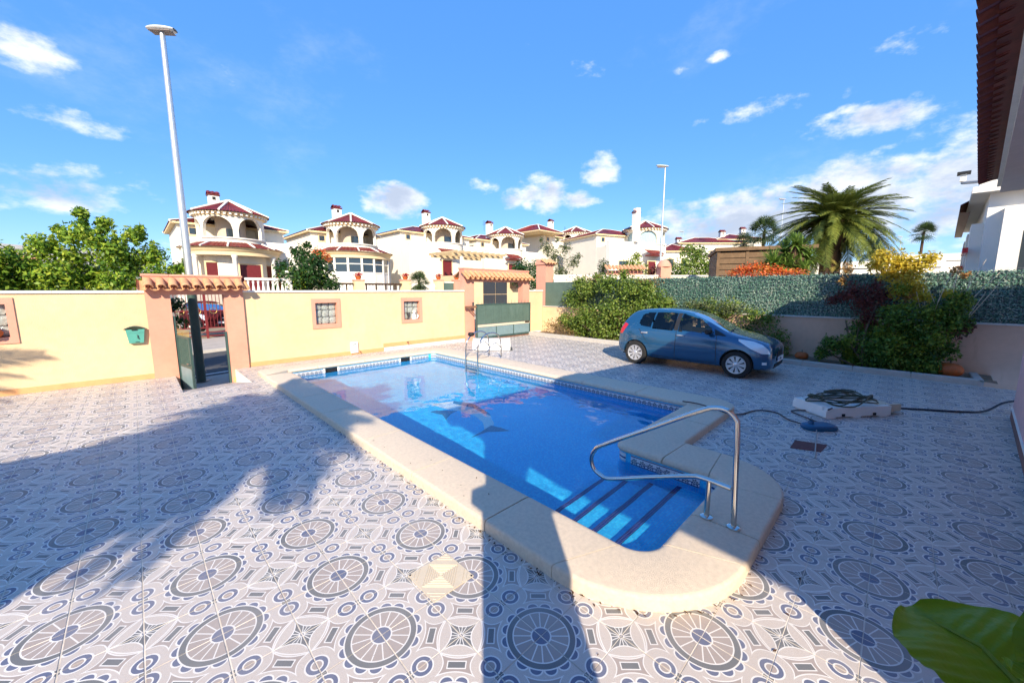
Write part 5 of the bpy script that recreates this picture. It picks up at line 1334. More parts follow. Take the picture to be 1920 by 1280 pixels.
small_house('long white flat-roofed house behind the mixed shrub', 1800, 455, 34, 7.5, 4, R(-80), roof='flat', chim=False, wins=3, dep=5)
small_house('bright white low house between the brown shed and the mixed shrub', 1610, 470, 30, 5, 4, R(-70), roof='flat', chim=False, wins=2, dep=5)
# peach gable at the left edge
pe = thing('peach_house', 'peach garage with clay tiled roof at the far left edge', 'house', (-6.0, 21.0, street_z(-6)), R(0))
B(-6, 0, -1, 3.2, 6, 2.55).build('wall', 'salmon_stucco', pe); B(-6.2, -.15, 2.4, 3.4, -.001, 2.56).build('eave', 'fascia_cream', pe)
mb = MB(); mb.grid(lambda u, v: (-6.4+9.9*u, -.45+3.6*v, 2.6+1.5*v+.06*abs(math.sin(u*9.9*math.pi/.22))), 260, 2, False); mb.build('roof', 'clay_tile', pe)
B(-6, .0-.02, -.5, 3.2, -.002, 1.9).build('garage_door', 'maroon', pe)

# ---- fences and walls of the opposite plots
YB = 24.0
bal = thing('balustrade', 'white turned balustrade in front of the first cream house', 'balustrade', (5.2, YB, 0)); bz0, bz1 = 1.72, 2.62
bal.location = (0, 0, 0)
B(4.15, YB-.15, -1, 6.3, YB+.15, bz0).build('plinth', 'house_white', bal); B(4.15, YB-.12, bz1-.12, 6.1, YB+.12, bz1).build('top_rail', 'house_white', bal)
bm_ = MB().lathe([(.05, 0), (.06, .05), (.035, .10), (.075, .28), (.06, .40), (.035, .55), (.06, .70), (.05, .78)], 10).mesh('baluster', 'house_white')
for i in range(8): link('baluster', bm_, bal, (4.28+i*.225, YB, bz0))
B(5.98, YB-.16, bz0, 6.30, YB+.16, bz1+.12).build('newel', 'house_white', bal); MB().lathe([(0, 0), (.06, .02), (.05, .06), (.12, .14), (.13, .2), (.09, .29), (0, .33)], 14, (6.14, YB, bz1+.12)).build('ball', 'house_white', bal)
rgt = thing('red_gate', 'red painted iron gate seen through the garden doorway', 'gate', (2.4, 23.75, street_z(2.4)+.02))
gb = MB()
for xx in (-1.35, -.02, 1.5): B(xx-.05, -.05, 0, xx+.05, .05, 2.25).build('gate_post', 'iron_red', rgt)
for zz in (.12, .30, .52, 1.35, 2.18): B(-1.30, -.02, zz-.025, 1.45, .02, zz+.025).build('rail', 'iron_red', rgt)
for i in range(20): MB().tube([(-1.28+i*.142, 0, .52), (-1.28+i*.142, 0, 2.3)], .014, 6).build('bar', 'iron_red', rgt)
for i in range(4): 
    a = Vector((-.95+i*.62, -.03, 1.35)); MB().tube([a+Vector((.14*math.cos(t_), 0, .14*math.sin(t_))) for t_ in [k_*math.pi/6 for k_ in range(13)]], .014, 5).build('scroll', 'gold', rgt)
for (px, lb) in ((672, 'between the balcony railings'), (760, 'left of the small fan palm'), (822, 'left of the pedestrian gate'), (856, 'beside the vehicle gateway')):
    p = on_y(px, 525, YB); t = thing('fence_pillar', 'peach fence pillar topped by red flowers '+lb, 'pillar', (p.x, YB, street_z(p.x)), 0, 'peach fence pillars across the street')
    hh = p.z-t.location.z; B(-.30, -.22, -.3, .30, .22, hh-.05).build('shaft', 'fascia_cream' if px != 856 else 'salmon_stucco', t); B(-.33, -.25, hh-.05, .33, .25, hh+.03).build('cap', 'salmon_stucco', t)
    MB().lathe([(.13, hh+.03), (.20, hh+.25), (.17, hh+.25)], 12).build('flower_pot', 'terracotta', t); leaves('flowers', [(0, 0, hh+.33, .28, .22, .16)], 160, .10, 'flower_crimson', t, 11)
fr = thing('veranda_railing', 'dark wooden veranda railing in front of the glazed bay', 'railing', (11.6, YB, 0)); fr.location = (0, 0, 0)
for xa, xb in ((8.6, 9.75), (10.5, 13.05)):
    B(xa, YB-.06, 2.30, xb, YB+.06, 2.42).build('rail', 'dark_wood', fr); B(xa, YB-.06, 1.55, xb, YB+.06, 1.65).build('rail', 'dark_wood', fr)
    n = int((xb-xa)/.22)
    for i in range(n): B(xa+.05+i*.22, YB-.03, 1.0, xa+.13+i*.22, YB+.03, 2.3).build('picket', 'dark_wood' if i % 3 == 0 else 'house_white', fr)
fw = thing('front_wall', 'low cream front wall along the opposite pavement', 'wall', (12, YB, 0)); fw.location = (0, 0, 0)
for a, b in ((6.31, 18.6),):
    B(a, YB-.10, -1, b, YB+.10, 1.5).build('panel', 'house_cream', fw)
pw = thing('picket_railing', 'white picket railing beside the small fan palm', 'railing', (14.9, YB, 0)); pw.location = (0, 0, 0)
for i in range(16): B(13.75+i*.135, YB-.02, 1.5, 13.80+i*.135, YB+.02, 2.45).build('picket', 'house_white', pw)
B(13.7, YB-.03, 2.2, 15.9, YB-.021, 2.28).build('rail', 'house_white', pw)
gt = thing('pedestrian_gate', 'olive sheet metal pedestrian gate between the peach pillars', 'gate', (16.9, YB, 1.0)); B(-.55, -.03, .0, .55, .03, 1.5).build('leaf', 'gate_green', gt); B(-.6, -.05, 1.5, .6, .05, 1.58).build('top_rail', 'house_white', gt)
gw = thing('garage_front', 'yellow garage front with grey double doors seen above the sliding gate', 'garage', (21.8, YB, .4)); 
B(-3.0, 0, -.8, 3.4, 4, 2.75).build('wall', 'yellow_stucco', gw)
for s in (0, 1):
    for k_ in range(2): B(-1.45+1.36*s, -.03, .05+1.2*k_, -.13+1.36*s, -.002, 1.2+1.2*k_).build('door_panel', 'dark_steel', gw)
B(-2.75, -.06, 1.2, -2.45, -.002, 2.3).build('meter_box', 'dark_steel', gw); B(1.6, -.5, 1.75, 2.6, -.002, 2.45).build('canopy_box', 'dark_wood', gw)
pg = thing('pergola', 'pale wooden pergola on a white post in front of the third house', 'pergola', (20.8, 28.6, 0)); pg.location = (0, 0, 0)
pa, pb = on_y(828, 478, 28.6), on_y(922, 482, 28.6); zp = pa.z
B(pa.x, 27.0, zp-.12, pb.x, 27.12, zp+.1).build('beam', 'pergola_wood', pg); B(pa.x, 30.2, zp-.12, pb.x, 30.32, zp+.1).build('beam', 'pergola_wood', pg)
for i in range(9): xx = pa.x+.1+(pb.x-pa.x-.3)*i/8; B(xx, 26.5, zp+.11, xx+.12, 30.8, zp+.30).build('rafter', 'pergola_wood', pg)
for i in (0.15, .62): B(pa.x+(pb.x-pa.x)*i, 26.98, .5, pa.x+(pb.x-pa.x)*i+.25, 27.14, zp-.13).build('post', 'house_white', pg)
# wall pieces on the right-hand side of the street
rw = thing('corner_pillar', 'tall salmon pillar with a tiled cap beyond the vehicle gateway', 'pillar', (0, 0, 0))
p = at(1022, 488, 21); rw.location = (p.x, p.y, street_z(p.x)); hh = p.z-rw.location.z
B(-.33, -.33, 0, .33, .33, hh-.25).build('shaft', 'salmon_stucco', rw); B(-.38, -.38, hh-.25, .38, .38, hh-.12).build('cap', 'salmon_stucco', rw)
bt = barrel(.5, .11, .10)
for i in range(4): o = link('roof_tile', bt, rw, (-.33+i*.22, -.28, hh-.12)); o.rotation_euler = (R(28), 0, 0)
B(-.33, -.05, hh-.12, .33, .33, hh+.02).build('cap_block', 'salmon_stucco', rw)
cw = thing('corner_wall', 'cream garden wall running right from the tall salmon pillar', 'wall', rw.location, R(-42)); B(.45, -.12, 0, 15, .12, hh-.85).build('panel', 'house_cream', cw); B(.45, -.16, hh-.849, 15, .16, hh-.78).build('wall_cap', 'cap_white', cw)
for i, xx in enumerate((6.5, 9.5)):
    q = cw.matrix_basis @ Vector((xx, -.15, 0)); t = thing('wall_pillar', ['first', 'second'][i]+' salmon wall pillar with round cap left of the brown shed', 'pillar', q, R(-42), 'round-capped wall pillars')
    B(-.28, -.28, 0, .28, .28, hh-.35).build('shaft', 'salmon_stucco', t); MB().lathe([(.38, hh-.35), (.36, hh-.22), (.22, hh-.02), (0, hh+.05)], 14).build('cap', 'salmon_stucco', t)
tr = thing('tiled_gate_roof', 'small clay tiled gate roof beyond the climbing hedge', 'roof', (0, 0, 0)); p = at(1170, 497, 26); tr.location = (p.x, p.y, 0); tr.rotation_euler = (0, 0, R(-42))
B(-1.2, -.2, 0, 1.2, .2, p.z-.35).build('wall', 'salmon_stucco', tr)
for i in range(11): o = link('roof_tile', barrel(.7, .11, .10) if i == 0 else o.data, tr, (-1.2+i*.24, -.3, p.z-.2)); o.rotation_euler = (R(25), 0, 0)

# brown timber shed
sh = thing('timber_shed', 'brown slatted timber shed with a flat roof behind the fence', 'shed', (0, 0, 0))
A, Bq, Cq = at(1345, 470, 18.6), at(1522, 455, 19.2), at(1563, 466, 21.0)
sh.location = (A.x, A.y, 0); dx_ = Bq-A; ang = math.atan2(dx_.y, dx_.x); sh.rotation_euler = (0, 0, ang); Ls = math.hypot(dx_.x, dx_.y); zt = 3.72
for i in range(9):
    z0 = 1.4+i*.24
    for k_ in range(3): a, b = .06+(Ls-.1)*k_/3, .06+(Ls-.1)*(k_+1)/3; MB().bbox(a+.05, -.025-.012*(i % 2), z0, b-.05, .0, z0+.205, .004).build('slat', 'wood_weathered', sh)
for k_ in range(4): a = .06+(Ls-.1)*k_/3; B(a-.055, -.05, 0, a+.055, .03, 3.60).build('post', 'wood_weathered', sh)
B(0, .005, 0, Ls, 3.2, 3.58).build('core', 'dark_wood', sh)
B(-.08, -.14, 3.601, Ls+.2, 3.4, 3.74).build('roof_edge', 'wood_weathered', sh); B(Ls+.002, .1, .0, Ls+.03, 3.0, 3.5).build('end_wall', 'house_white', sh)

# ================================================================== PLANTS
def trunk(mb, p, q, r0, r1, bend=.1, seed=0, seg=7):
    rg = random.Random(seed); p, q = Vector(p), Vector(q); m = (p+q)/2+Vector((rg.uniform(-bend, bend), rg.uniform(-bend, bend), 0))
    pts = spline([p, m, q], 4); mb.tube(pts, [r0+(r1-r0)*i/(len(pts)-1) for i in range(len(pts))], seg)
def shrub(name, label, cat, loc, clumps, n, size, m, stems=5, seed=1, group=None, bark='bark', spread=.5, extra=(), shell=.45, aspect=.5):
    t = thing(name, label, cat, loc, 0, group)
    leaves('crown', clumps, n, size, m, t, seed, shell=shell, aspect=aspect)
    for i, (nm, cl, n2, s2, m2) in enumerate(extra): leaves(nm, cl, n2, s2, m2, t, seed+10+i, shell=shell)
    mb = MB(); rg = random.Random(seed)
    for i in range(stems):
        c = clumps[i % len(clumps)]
        trunk(mb, (rg.uniform(-.15, .15)*spread, rg.uniform(-.15, .15)*spread, -.1), (c[0]+rg.uniform(-.3, .3)*c[3], c[1]+rg.uniform(-.3, .3)*c[4], c[2]*.62), .035+.012*max(c[3:6]), .012, .12, seed+i)
    mb.build('trunk', bark, t); return t
def rnd_clumps(n, bx, r, seed, zlo=None):
    rg = random.Random(seed); out = []
    for i in range(n):
        x, y, z = (rg.uniform(*bx[k_]) for k_ in range(3)); s = rg.uniform(*r); out.append((x, y, z, s*rg.uniform(.8, 1.3), s*rg.uniform(.8, 1.2), s*rg.uniform(.7, 1.1)))
    return out
# citrus trees just behind the wall on the left
def top_of(px, py, Y): p = on_y(px, py, Y); return p.x, p.z
CY = 13.2
zc = street_z(-.8)
cit = []
for px, py, r in ((50, 500, .45), (75, 460, .28), (100, 520, .45), (20, 535, .40), (150, 400, .16), (155, 440, .34), (195, 420, .20), (205, 470, .42), (175, 520, .5), (250, 440, .24), (240, 490, .42), (262, 430, .12), (285, 480, .34), (225, 530, .5), (300, 520, .40), (110, 430, .14), (130, 480, .34), (330, 505, .20), (325, 530, .30), (345, 500, .10), (-60, 520, .6), (-30, 480, .4), (60, 535, .4), (120, 540, .5)):
    p = on_y(px, py, CY+random.uniform(-.35, .5)); cit.append((p.x+.9, p.y-CY, p.z-zc, r, r, r*.95))
for px, py in ((150, 398), (160, 415), (196, 418), (185, 430), (252, 436), (264, 428), (112, 432), (98, 445), (232, 445), (285, 455), (75, 452), (130, 440), (345, 492), (18, 470), (215, 440), (172, 440)):
    p = on_y(px, py, CY+random.uniform(-.3, .3)); cit.append((p.x+.9, p.y-CY, p.z-zc-.10, .07, .07, .22))
shrub('citrus_tree', 'bushy bright green citrus trees growing together behind the left wall', 'tree', (-.9, CY, zc), cit, 26000, .09, 'leaf_citrus', 5, 21, spread=6, shell=.65, aspect=.5)
cit2 = []
for px, py, r in ((300, 575, .25), (325, 570, .22), (330, 600, .2), (300, 610, .3)):
    p = on_y(px+8, py, 14.0); cit2.append((p.x-.7, p.y-14.0, p.z-street_z(.7), r, r, r))
shrub('roadside_bush', 'dark leafy bush seen in the top of the garden doorway', 'bush', (.7, 14.0, street_z(.7)), cit2, 900, .09, 'leaf_dark', 4, 22)
def bush_px(name, label, cat, boxes, d, n, size, m, base=0.0, seed=1, on=None, **kw):
    """boxes: (px, py, radius in m) of clumps at distance d"""
    c0 = at(boxes[0][0], 540, d); cl = []; rg = random.Random(seed)
    for px, py, r in boxes:
        p = at(px, py, d+rg.uniform(-.4, .4)*r*2); cl.append((p.x-c0.x, p.y-c0.y, p.z-base, r, r, r*.95))
    return shrub(name, label, cat, (c0.x, c0.y, base), cl, n, size, m, seed=seed, **kw)
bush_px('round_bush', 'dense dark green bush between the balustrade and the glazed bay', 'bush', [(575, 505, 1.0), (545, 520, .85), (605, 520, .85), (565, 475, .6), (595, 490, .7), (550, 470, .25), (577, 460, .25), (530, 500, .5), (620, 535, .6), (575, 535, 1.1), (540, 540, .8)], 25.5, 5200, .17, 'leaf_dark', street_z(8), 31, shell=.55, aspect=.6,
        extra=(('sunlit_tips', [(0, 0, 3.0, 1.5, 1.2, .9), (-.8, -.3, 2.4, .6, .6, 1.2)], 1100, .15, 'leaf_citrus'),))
bush_px('bougainvillea', 'reddish climber behind the dense dark green bush', 'climber', [(598, 478, .6), (612, 485, .4)], 30, 700, .13, 'flower_red', 1.0, 32)
bush_px('oleander', 'loose grey-green oleander behind the vehicle gateway', 'bush', [(1040, 480, .8), (1060, 465, .5), (1025, 465, .5), (1075, 490, .5), (1005, 500, .6), (985, 515, .7), (1050, 510, .8), (1085, 480, .25), (1015, 450, .2), (1045, 450, .2)], 26, 3600, .15, 'leaf_olive', .6, 33, shell=.7, aspect=.35)
bush_px('round_bush', 'dark rounded bush between vehicle gateway and salmon pillar', 'bush', [(985, 510, .8), (970, 520, .6), (1000, 530, .7), (975, 500, .5)], 24, 2200, .15, 'leaf_dark', .6, 34)
bush_px('yellow_bush', 'yellowish bush in front of the tall white house', 'bush', [(1185, 495, .7), (1200, 505, .7), (1175, 510, .6), (1195, 480, .35), (1165, 515, .5)], 30, 2200, .15, 'leaf_lime', 1.0, 35)
bush_px('clipped_bush', 'small clipped olive bush left of the tiled gate roof', 'bush', [(1132, 497, .45), (1132, 510, .45)], 27, 900, .12, 'leaf_olive', .6, 36)
bush_px('garden_tree', 'leafy green tree left of the brown shed', 'tree', [(1300, 490, 1.2), (1285, 505, 1.0), (1320, 505, 1.0), (1290, 470, .6), (1310, 475, .7), (1270, 515, .8), (1335, 495, .6), (1330, 520, .8)], 30, 4200, .18, 'leaf_hedge', 1.0, 37)
bush_px('red_bush', 'small red-leaved bush at the foot of the slim street lamp', 'bush', [(1222, 512, .5), (1228, 505, .4)], 31, 700, .12, 'leaf_purple', 1.0, 38)
bush_px('dry_palm', 'small pale plant beside the low white house', 'plant', [(1255, 490, .5), (1262, 500, .5)], 40, 500, .18, 'leaf_olive', 1.0, 39, aspect=.25)
# climbing hedge on the side wall
hg = []
for px, py, r in ((1075, 560, .45), (1100, 540, .5), (1140, 530, .45), (1180, 540, .5), (1220, 560, .5), (1100, 590, .6), (1150, 580, .65), (1200, 590, .6), (1080, 610, .4), (1130, 615, .55), (1165, 625, .5), (1060, 600, .35), (1095, 625, .35), (1235, 590, .4), (1210, 540, .35), (1250, 570, .3), (1120, 520, .2), (1170, 515, .2), (1085, 530, .25), (1130, 640, .3)):
    p = on_x(px, py, SX-random.uniform(.2, .7)); hg.append((p.x-13.2, p.y-8.2, p.z, r, r*1.2, r))
def trail(n, seed):
    rg = random.Random(seed); return [(rg.uniform(-.5, .2), rg.uniform(-2.2, 3.0), rg.uniform(.1, 2.5), .12, .25, .12) for _ in range(n)]
shrub('climbing_hedge', 'big overgrown green climber spilling over the side wall behind the car', 'hedge', (13.2, 8.2, 0), hg, 22000, .09, 'leaf_hedge', 8, 41, shell=.6, aspect=.55,
      extra=(('dry_growth', [(-.3, 2.2, .45, .35, .7, .35), (-.1, 1.6, .25, .4, .6, .2), (.1, -1.5, 2.3, .3, .9, .2), (.1, .8, 2.45, .25, 1.2, .2)], 1500, .07, 'leaf_dryhedge'),))
hg2 = []
for px, py, r in ((1300, 580, .35), (1330, 572, .35), (1370, 575, .35), (1410, 590, .35), (1440, 600, .35), (1280, 590, .3), (1460, 630, .3), (1430, 640, .4), (1465, 655, .25), (1350, 590, .4), (1400, 620, .5)):
    p = on_x(px, py, SX-.25); hg2.append((p.x-13.3, p.y-4.0, p.z, .25, r*1.1, r))
shrub('climbing_plant', 'low pale green climber along the fence above the blue car', 'climber', (13.3, 4.0, 0), hg2, 4200, .075, 'leaf_hedge', 6, 43, shell=.7,
      extra=(('pale_tips', [(-.1, .6, 1.5, .2, 1.0, .25), (-.1, -.4, 1.4, .2, .6, .25)], 900, .07, 'leaf_olive'),))
# mixed shrubbery in the bed
mx = lambda pts, X=12.95: [((lambda p: (p.x-13.0, p.y-.4, p.z, r*.8, r, r))(on_x(px, py, X+random.uniform(-.25, .25)))) for px, py, r in pts]
shrub('green_shrub', 'dark green spreading shrub in the planting bed right of the car', 'shrub', (13.0, .4, .05), mx([(1560, 650, .30), (1600, 680, .3), (1640, 680, .3), (1700, 685, .3), (1740, 690, .25), (1600, 660, .35), (1650, 650, .45), (1700, 640, .5), (1620, 620, .35), (1680, 600, .40), (1740, 620, .45), (1760, 660, .35), (1720, 670, .35), (1540, 665, .2), (1660, 680, .25), (1790, 610, .3), (1800, 570, .25), (1770, 590, .35)]), 15000, .08, 'leaf_shrub', 4, 51, shell=.6,
      extra=(('lime_tips', mx([(1590, 640, .2), (1680, 640, .22), (1740, 590, .25), (1700, 580, .2), (1760, 640, .2), (1650, 625, .18), (1720, 655, .2), (1590, 660, .2), (1680, 680, .15), (1690, 545, .2), (1800, 560, .2)], 12.75), 2300, .07, 'leaf_lime'),))
shrub('red_leaved_shrub', 'dark red-leaved shrub in the middle of the mixed planting', 'shrub', (13.0, .4, .05), mx([(1620, 570, .32), (1650, 560, .32), (1600, 550, .28), (1640, 540, .2), (1580, 560, .2), (1630, 600, .3), (1790, 625, .22), (1815, 618, .15), (1770, 640, .18), (1560, 565, .2)]), 4200, .065, 'leaf_purple', 3, 53, shell=.8)
shrub('yellow_leaved_shrub', 'tall golden yellow shrub rising above the hedge screen', 'shrub', (13.0, .4, .05), mx([(1660, 490, .28), (1690, 495, .30), (1720, 500, .28), (1745, 490, .2), (1640, 500, .2), (1700, 520, .3), (1670, 515, .3), (1715, 545, .25), (1680, 550, .2), (1730, 560, .18), (1650, 480, .15), (1780, 555, .15)], 13.1), 4600, .08, 'leaf_yellow', 3, 55, shell=.8,
      extra=(('orange_leaves', mx([(1590, 510, .2), (1580, 530, .15), (1700, 560, .15), (1790, 510, .12), (1810, 520, .1)], 13.2), 500, .07, 'leaf_orange'),))
tw = MB(); rg = random.Random(9)
tw_t = thing('bare_twigs', 'pale bare twigs beside the golden yellow shrub', 'twigs', (13.1, -.75, .05))
for i in range(14):
    a = Vector((rg.uniform(-.1, .1), rg.uniform(-.15, .15), .6)); b = Vector((rg.uniform(-.2, .3), rg.uniform(-.9, .7), rg.uniform(1.9, 2.6)))
    trunk(tw, a, b, .012, .004, .15, i, 5)
tw.build('twigs', 'drain_beige', tw_t); trunk(tw2 := MB(), (0, 0, -.1), (0, 0, .7), .03, .02); tw2.build('stem', 'bark', tw_t)
# red flowering bush behind the fence
fb = []
for px, py in ((1375, 522), (1390, 515), (1405, 512), (1420, 508), (1435, 512), (1450, 515), (1465, 518), (1400, 525), (1430, 525), (1455, 527), (1480, 522), (1500, 520)):
    p = on_x(px, py-9, 14.7); fb.append((0, p.y-3.3, p.z, .3, .26, .2))
shrub('red_flower_bush', 'orange-red flowering bush just behind the hedge screen', 'bush', (14.7, 3.3, 0), fb, 2200, .075, 'flower_red', 5, 61, shell=.7, extra=(('leaves', [(0, 0, 2.1, .5, 1.3, .3)], 900, .08, 'leaf_hedge'),))

# ---- yuccas: rosettes of sword leaves
def rosette(name, c, n, L, wd, m, parent, seed):
    rg = random.Random(seed); mb = MB()
    for i in range(n):
        az_ = rg.uniform(0, 6.283); e = R(rg.uniform(-25, 85)); l = L*rg.uniform(.7, 1.1)
        d = Vector((math.cos(az_)*math.cos(e), math.sin(az_)*math.cos(e), math.sin(e))); s = Vector((-math.sin(az_), math.cos(az_), 0)); p = Vector(c)
        prev = None
        for k_ in range(5):
            t = k_/4; q = p+d*l*t+Vector((0, 0, -.25*l*t*t)); ww = wd*(1-t)**.6*.5 if t < 1 else .002
            cur = (q-s*ww, q+s*ww)
            if prev: mb.quad(prev[0], prev[1], cur[1], cur[0])
            prev = cur
    return mb.build(name, m, parent)
yu = thing('yucca', 'spiky green yucca clump in front of the brown shed', 'yucca', (0, 0, 0)); p0 = at(1490, 520, 16.6); yu.location = (p0.x, p0.y, 0)
mb = MB()
for i, (px, py, L) in enumerate(((1500, 470, .62), (1472, 474, .58), (1515, 486, .5), (1450, 494, .66), (1480, 500, .55), (1508, 508, .5), (1436, 506, .45), (1490, 458, .5), (1460, 510, .5))):
    p = at(px, py, 16.4+random.uniform(-.3, .3)); c = p-yu.location
    rosette('rosette', c, 120, L*1.25, .07, 'leaf_yucca', yu, 70+i); trunk(mb, (c.x*.3, c.y*.3, 0), c, .09, .06, .1, i)
mb.build('trunk', 'palm_bark', yu)

# ---- feather palms
def frond_mesh(L, droop, seed, m, n=54, wl_=.44, lw=.026):
    rg = random.Random(seed); mb = MB(); pts = []
    for k_ in range(13): t = k_/12; pts.append(Vector((L*t*(1-.12*droop*t), 0, L*(.42*t-(.42+droop)*t*t))))
    mb.tube(pts, [.035*(1-.9*k_/12) for k_ in range(13)], 5)
    for k_ in range(n):
        t = .10+.89*k_/n; f = t*12; i = min(int(f), 11); p = pts[i].lerp(pts[i+1], f-i); tg = (pts[i+1]-pts[i]).normalized()
        ll = wl_*math.sin(math.pi*(.12+.80*t))**.7*rg.uniform(.85, 1.1)
        for s in (-1, 1):
            d = (tg*.80+Vector((0, s*.66, 0))+Vector((0, 0, .22-.35*t))+Vector((rg.uniform(-.06, .06), rg.uniform(-.06, .06), rg.uniform(-.08, .08)))).normalized()
            q = p+d*ll*.55; e = p+d*ll+Vector((0, 0, -.10*ll))
            mb.quad(p-tg*lw*.6, p+tg*lw*.6, q+tg*lw, q-tg*lw); mb.quad(q-tg*lw, q+tg*lw, e+tg*.003, e)
    return mb.mesh('frond', m)
def palm(label, loc, h, L, nf, seed, tr=.28, cat='palm tree', boss=True, skirt=True):
    t = thing('date_palm', label, cat, loc)
    MB().tube([(0, 0, -.2), (0.03, 0, h*.5), (0, 0, h)], [tr*1.15, tr, tr*.9], 14).build('trunk', 'palm_bark', t)
    if boss:
        mb = MB(); rg = random.Random(seed)
        mb.lathe([(tr*.9, h-.9), (tr*1.7, h-.45), (tr*1.8, h-.1), (tr*1.0, h+.25), (0, h+.35)], 16)
        for i in range(90):
            a = rg.uniform(0, 6.28); z = rg.uniform(-.85, .1); r_ = tr*(1.1+.7*(z+.85)); c = Vector((r_*math.cos(a), r_*math.sin(a), h+z)); o = Vector((math.cos(a), math.sin(a), .9))*.16
            mb.tube([c-o*.3, c+o], [.045, .03], 4)
        mb.build('crown_shaft', 'palm_bark', t)
    ms = [frond_mesh(L, dr, seed+i, 'leaf_palm') for i, dr in enumerate((.45, .55, .62, .70, .75, .80))]
    my = [frond_mesh(L*.62, dr, seed+20+i, 'leaf_palm_yellow') for i, dr in enumerate((.6, .9, 1.2))]
    rg = random.Random(seed)
    for i in range(nf):
        u = i/nf; az_ = i*2.39996+rg.uniform(-.2, .2)
        if u < .88 or not skirt: e = 87-(80 if skirt else 66)*u/(.88 if skirt else 1); me = ms[min(5 if skirt else 2, int(u/.88*6))]
        else: e = rg.uniform(-55, -20); me = my[rg.randrange(3)] if rg.random() < .65 else ms[5]
        o = link('frond', me, t, (.10*math.cos(az_), .10*math.sin(az_), h+.15-.25*u)); sc_ = rg.uniform(.85, 1.08)
        o.rotation_mode = 'QUATERNION'; o.rotation_quaternion = Quaternion((0, 0, 1), az_) @ Quaternion((0, 1, 0), -R(e-12)) @ Quaternion((1, 0, 0), rg.uniform(-.5, .5)); o.scale = (sc_, sc_, sc_)
    return t
pp_ = at(1564, 422, 21.0); palm('large date palm with arching fronds behind the brown shed', (pp_.x, pp_.y, 0), pp_.z-.1, 1.95, 125, 81, .36)
# palms behind the camera throw the shadows on the left of the patio
palm('date palm beside the house whose fronds shade the patio', (-5.45, -1.35, 0), 5.6, 1.55, 120, 83, .26, skirt=False)
palm('small date palm near the left wall casting frond shadows', (-7.15, 7.6, 0), 3.0, 1.9, 70, 87, .18)

# ---- fan palms
def fan_palm(label, px, py, d, base, L, nf, seed, group=None, tr=.16):
    p = at(px, py, d); t = thing('fan_palm', label, 'palm tree', (p.x, p.y, base), 0, group); h = p.z-base
    MB().tube([(0, 0, -.3), (.05, 0, h*.5), (0, 0, h)], [tr*1.2, tr, tr*.9], 9).build('trunk', 'palm_bark', t)
    rg = random.Random(seed); mb = MB()
    for i in range(nf):
        az_ = rg.uniform(0, 6.283); e = R(rg.uniform(-55, 80)); d0 = Vector((math.cos(az_)*math.cos(e), math.sin(az_)*math.cos(e), math.sin(e))); c = Vector((0, 0, h))+d0*L*.55
        mb.tube([Vector((0, 0, h)), c], [.02, .012], 4); s = d0.cross(Vector((0, 0, 1))).normalized(); u_ = s.cross(d0)
        for k_ in range(15):
            a = R(-115+230*k_/14); dd = (d0*math.cos(a)+s*math.sin(a)+u_*.15*math.cos(2*a)).normalized(); w_ = (dd.cross(u_)).normalized()*L*.024; e1 = c+dd*L*.62+Vector((0, 0, -.14*L))
            mb.quad(c, c+dd*L*.3-w_, e1, c+dd*L*.3+w_)
    mb.build('crown', 'leaf_fan', t); return t
fan_palm('fan palm between the far red-roofed house and the date palm', 1433, 435, 48, 1.0, 1.7, 46, 91)
fan_palm('single distant fan palm in front of the grey cloud', 1732, 436, 62, 1.0, 1.25, 40, 92, tr=.13)
fan_palm('small distant palm half hidden by the brown shed', 1395, 455, 60, 1.0, 1.5, 36, 93)
fan_palm('small fan palm behind the white picket railing', 786, 530, 26.2, .8, .85, 34, 94, tr=.10)
fan_palm('low palm right of the date palm trunk', 1635, 470, 40, 1.0, 1.0, 30, 95)

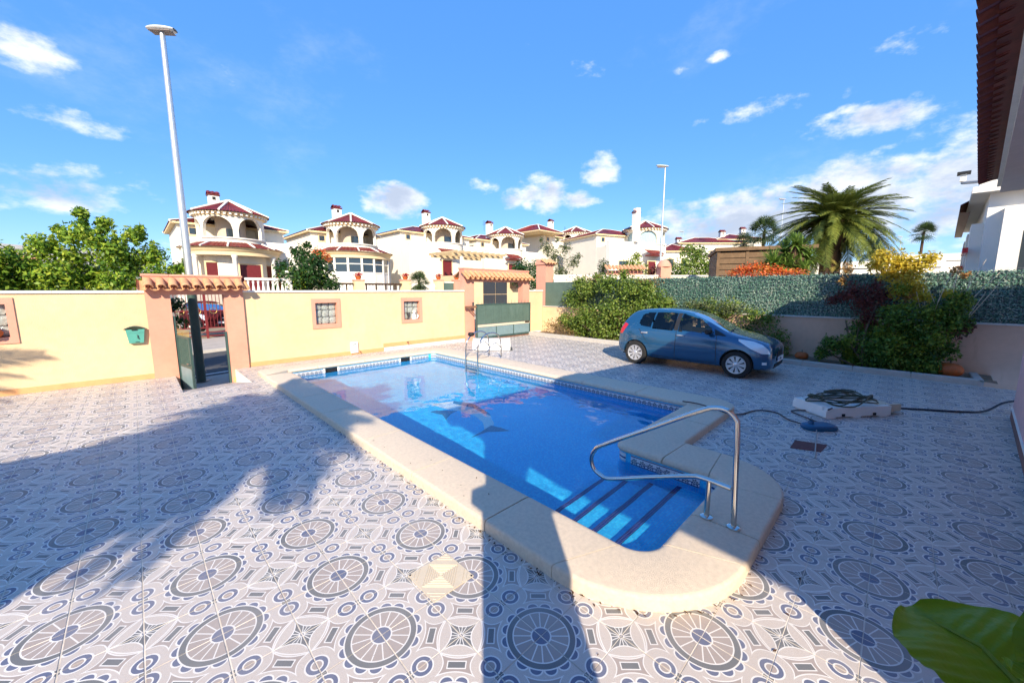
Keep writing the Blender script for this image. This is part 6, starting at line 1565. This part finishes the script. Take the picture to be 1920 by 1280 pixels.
# ---- broad-leaved pot plant beside the camera (its leaf reaches into the picture)
lp = thing('broad_leaf_plant', 'broad green leaf of a pot plant at the lower right corner', 'plant', (.34, -.29, .24))
def big_leaf(base, tip, width, m, name, cup=.18, seed=0):
    base, tip = Vector(base), Vector(tip); ax = tip-base; L = ax.length; ax /= L
    upv = Vector((0, 0, 1)); sd_ = ax.cross(upv).normalized(); nn = sd_.cross(ax); rg = random.Random(seed)
    def f(u, v):
        s = (v-.5)*2; w_ = width*.5*math.sin(math.pi*min(1, u*.93+.055))**.62
        wav = .0014*math.sin(u*70-abs(s)*9)*(1-u)*min(1, abs(s)*6)+.003*math.sin(u*11+abs(s)*3)*abs(s)+.0015*math.sin(u*25+2*s)*abs(s)**2
        return base+ax*L*u+sd_*s*w_+nn*(cup*abs(s)*w_-.05*math.sin(math.pi*u)*0+wav+.10*L*math.sin(math.pi*u*.9))
    o = MB().grid(f, 60, 36).build(name, m, lp, smooth_all=True); return o
def pl(x, y, d): return at(x, y, d)-lp.location
leafmat('leaf_big', [(.075, .175, .012), (.11, .22, .014)], .35, .40)
E.nt = M['leaf_big'].node_tree
_b = M['leaf_big'].node_tree.nodes['Principled BSDF']; _n = noise(wpos(), 45, 4); _bn = E.nt.nodes.new('ShaderNodeBump'); _bn.inputs['Strength'].default_value = .6; _bn.inputs['Distance'].default_value = .006; E.nt.links.new(_n.v, _bn.inputs['Height']); E.nt.links.new(_bn.outputs[0], _b.inputs['Normal'])
tipp = pl(1702, 1140, .50); bsp = pl(2010, 1390, .46)
o = big_leaf(bsp, tipp, .15, 'leaf_big', 'leaf')
MB().tube([bsp, bsp.lerp(tipp, .5)+Vector((0, 0, .018)), tipp], [.003, .002, .0006], 5).build('midrib', 'leaf_lime', lp)
o2 = big_leaf(bsp+Vector((.02, -.02, 0)), pl(2080, 1120, .52), .10, 'leaf_big', 'leaf', seed=3)
o3 = big_leaf(bsp+Vector((-.01, -.01, 0)), pl(1895, 1268, .40), .06, 'leaf_big', 'leaf', seed=4)
MB().tube([(0, 0, .3), bsp*.5+Vector((0, 0, .2)), bsp], [.010, .008, .003], 7).build('stem', 'leaf_lime', lp)
MB().lathe([(0, 0), (.12, 0), (.16, .28), (.17, .30), (.15, .30), (.14, .27), (0, .27)], 20).build('pot', 'terracotta', lp)
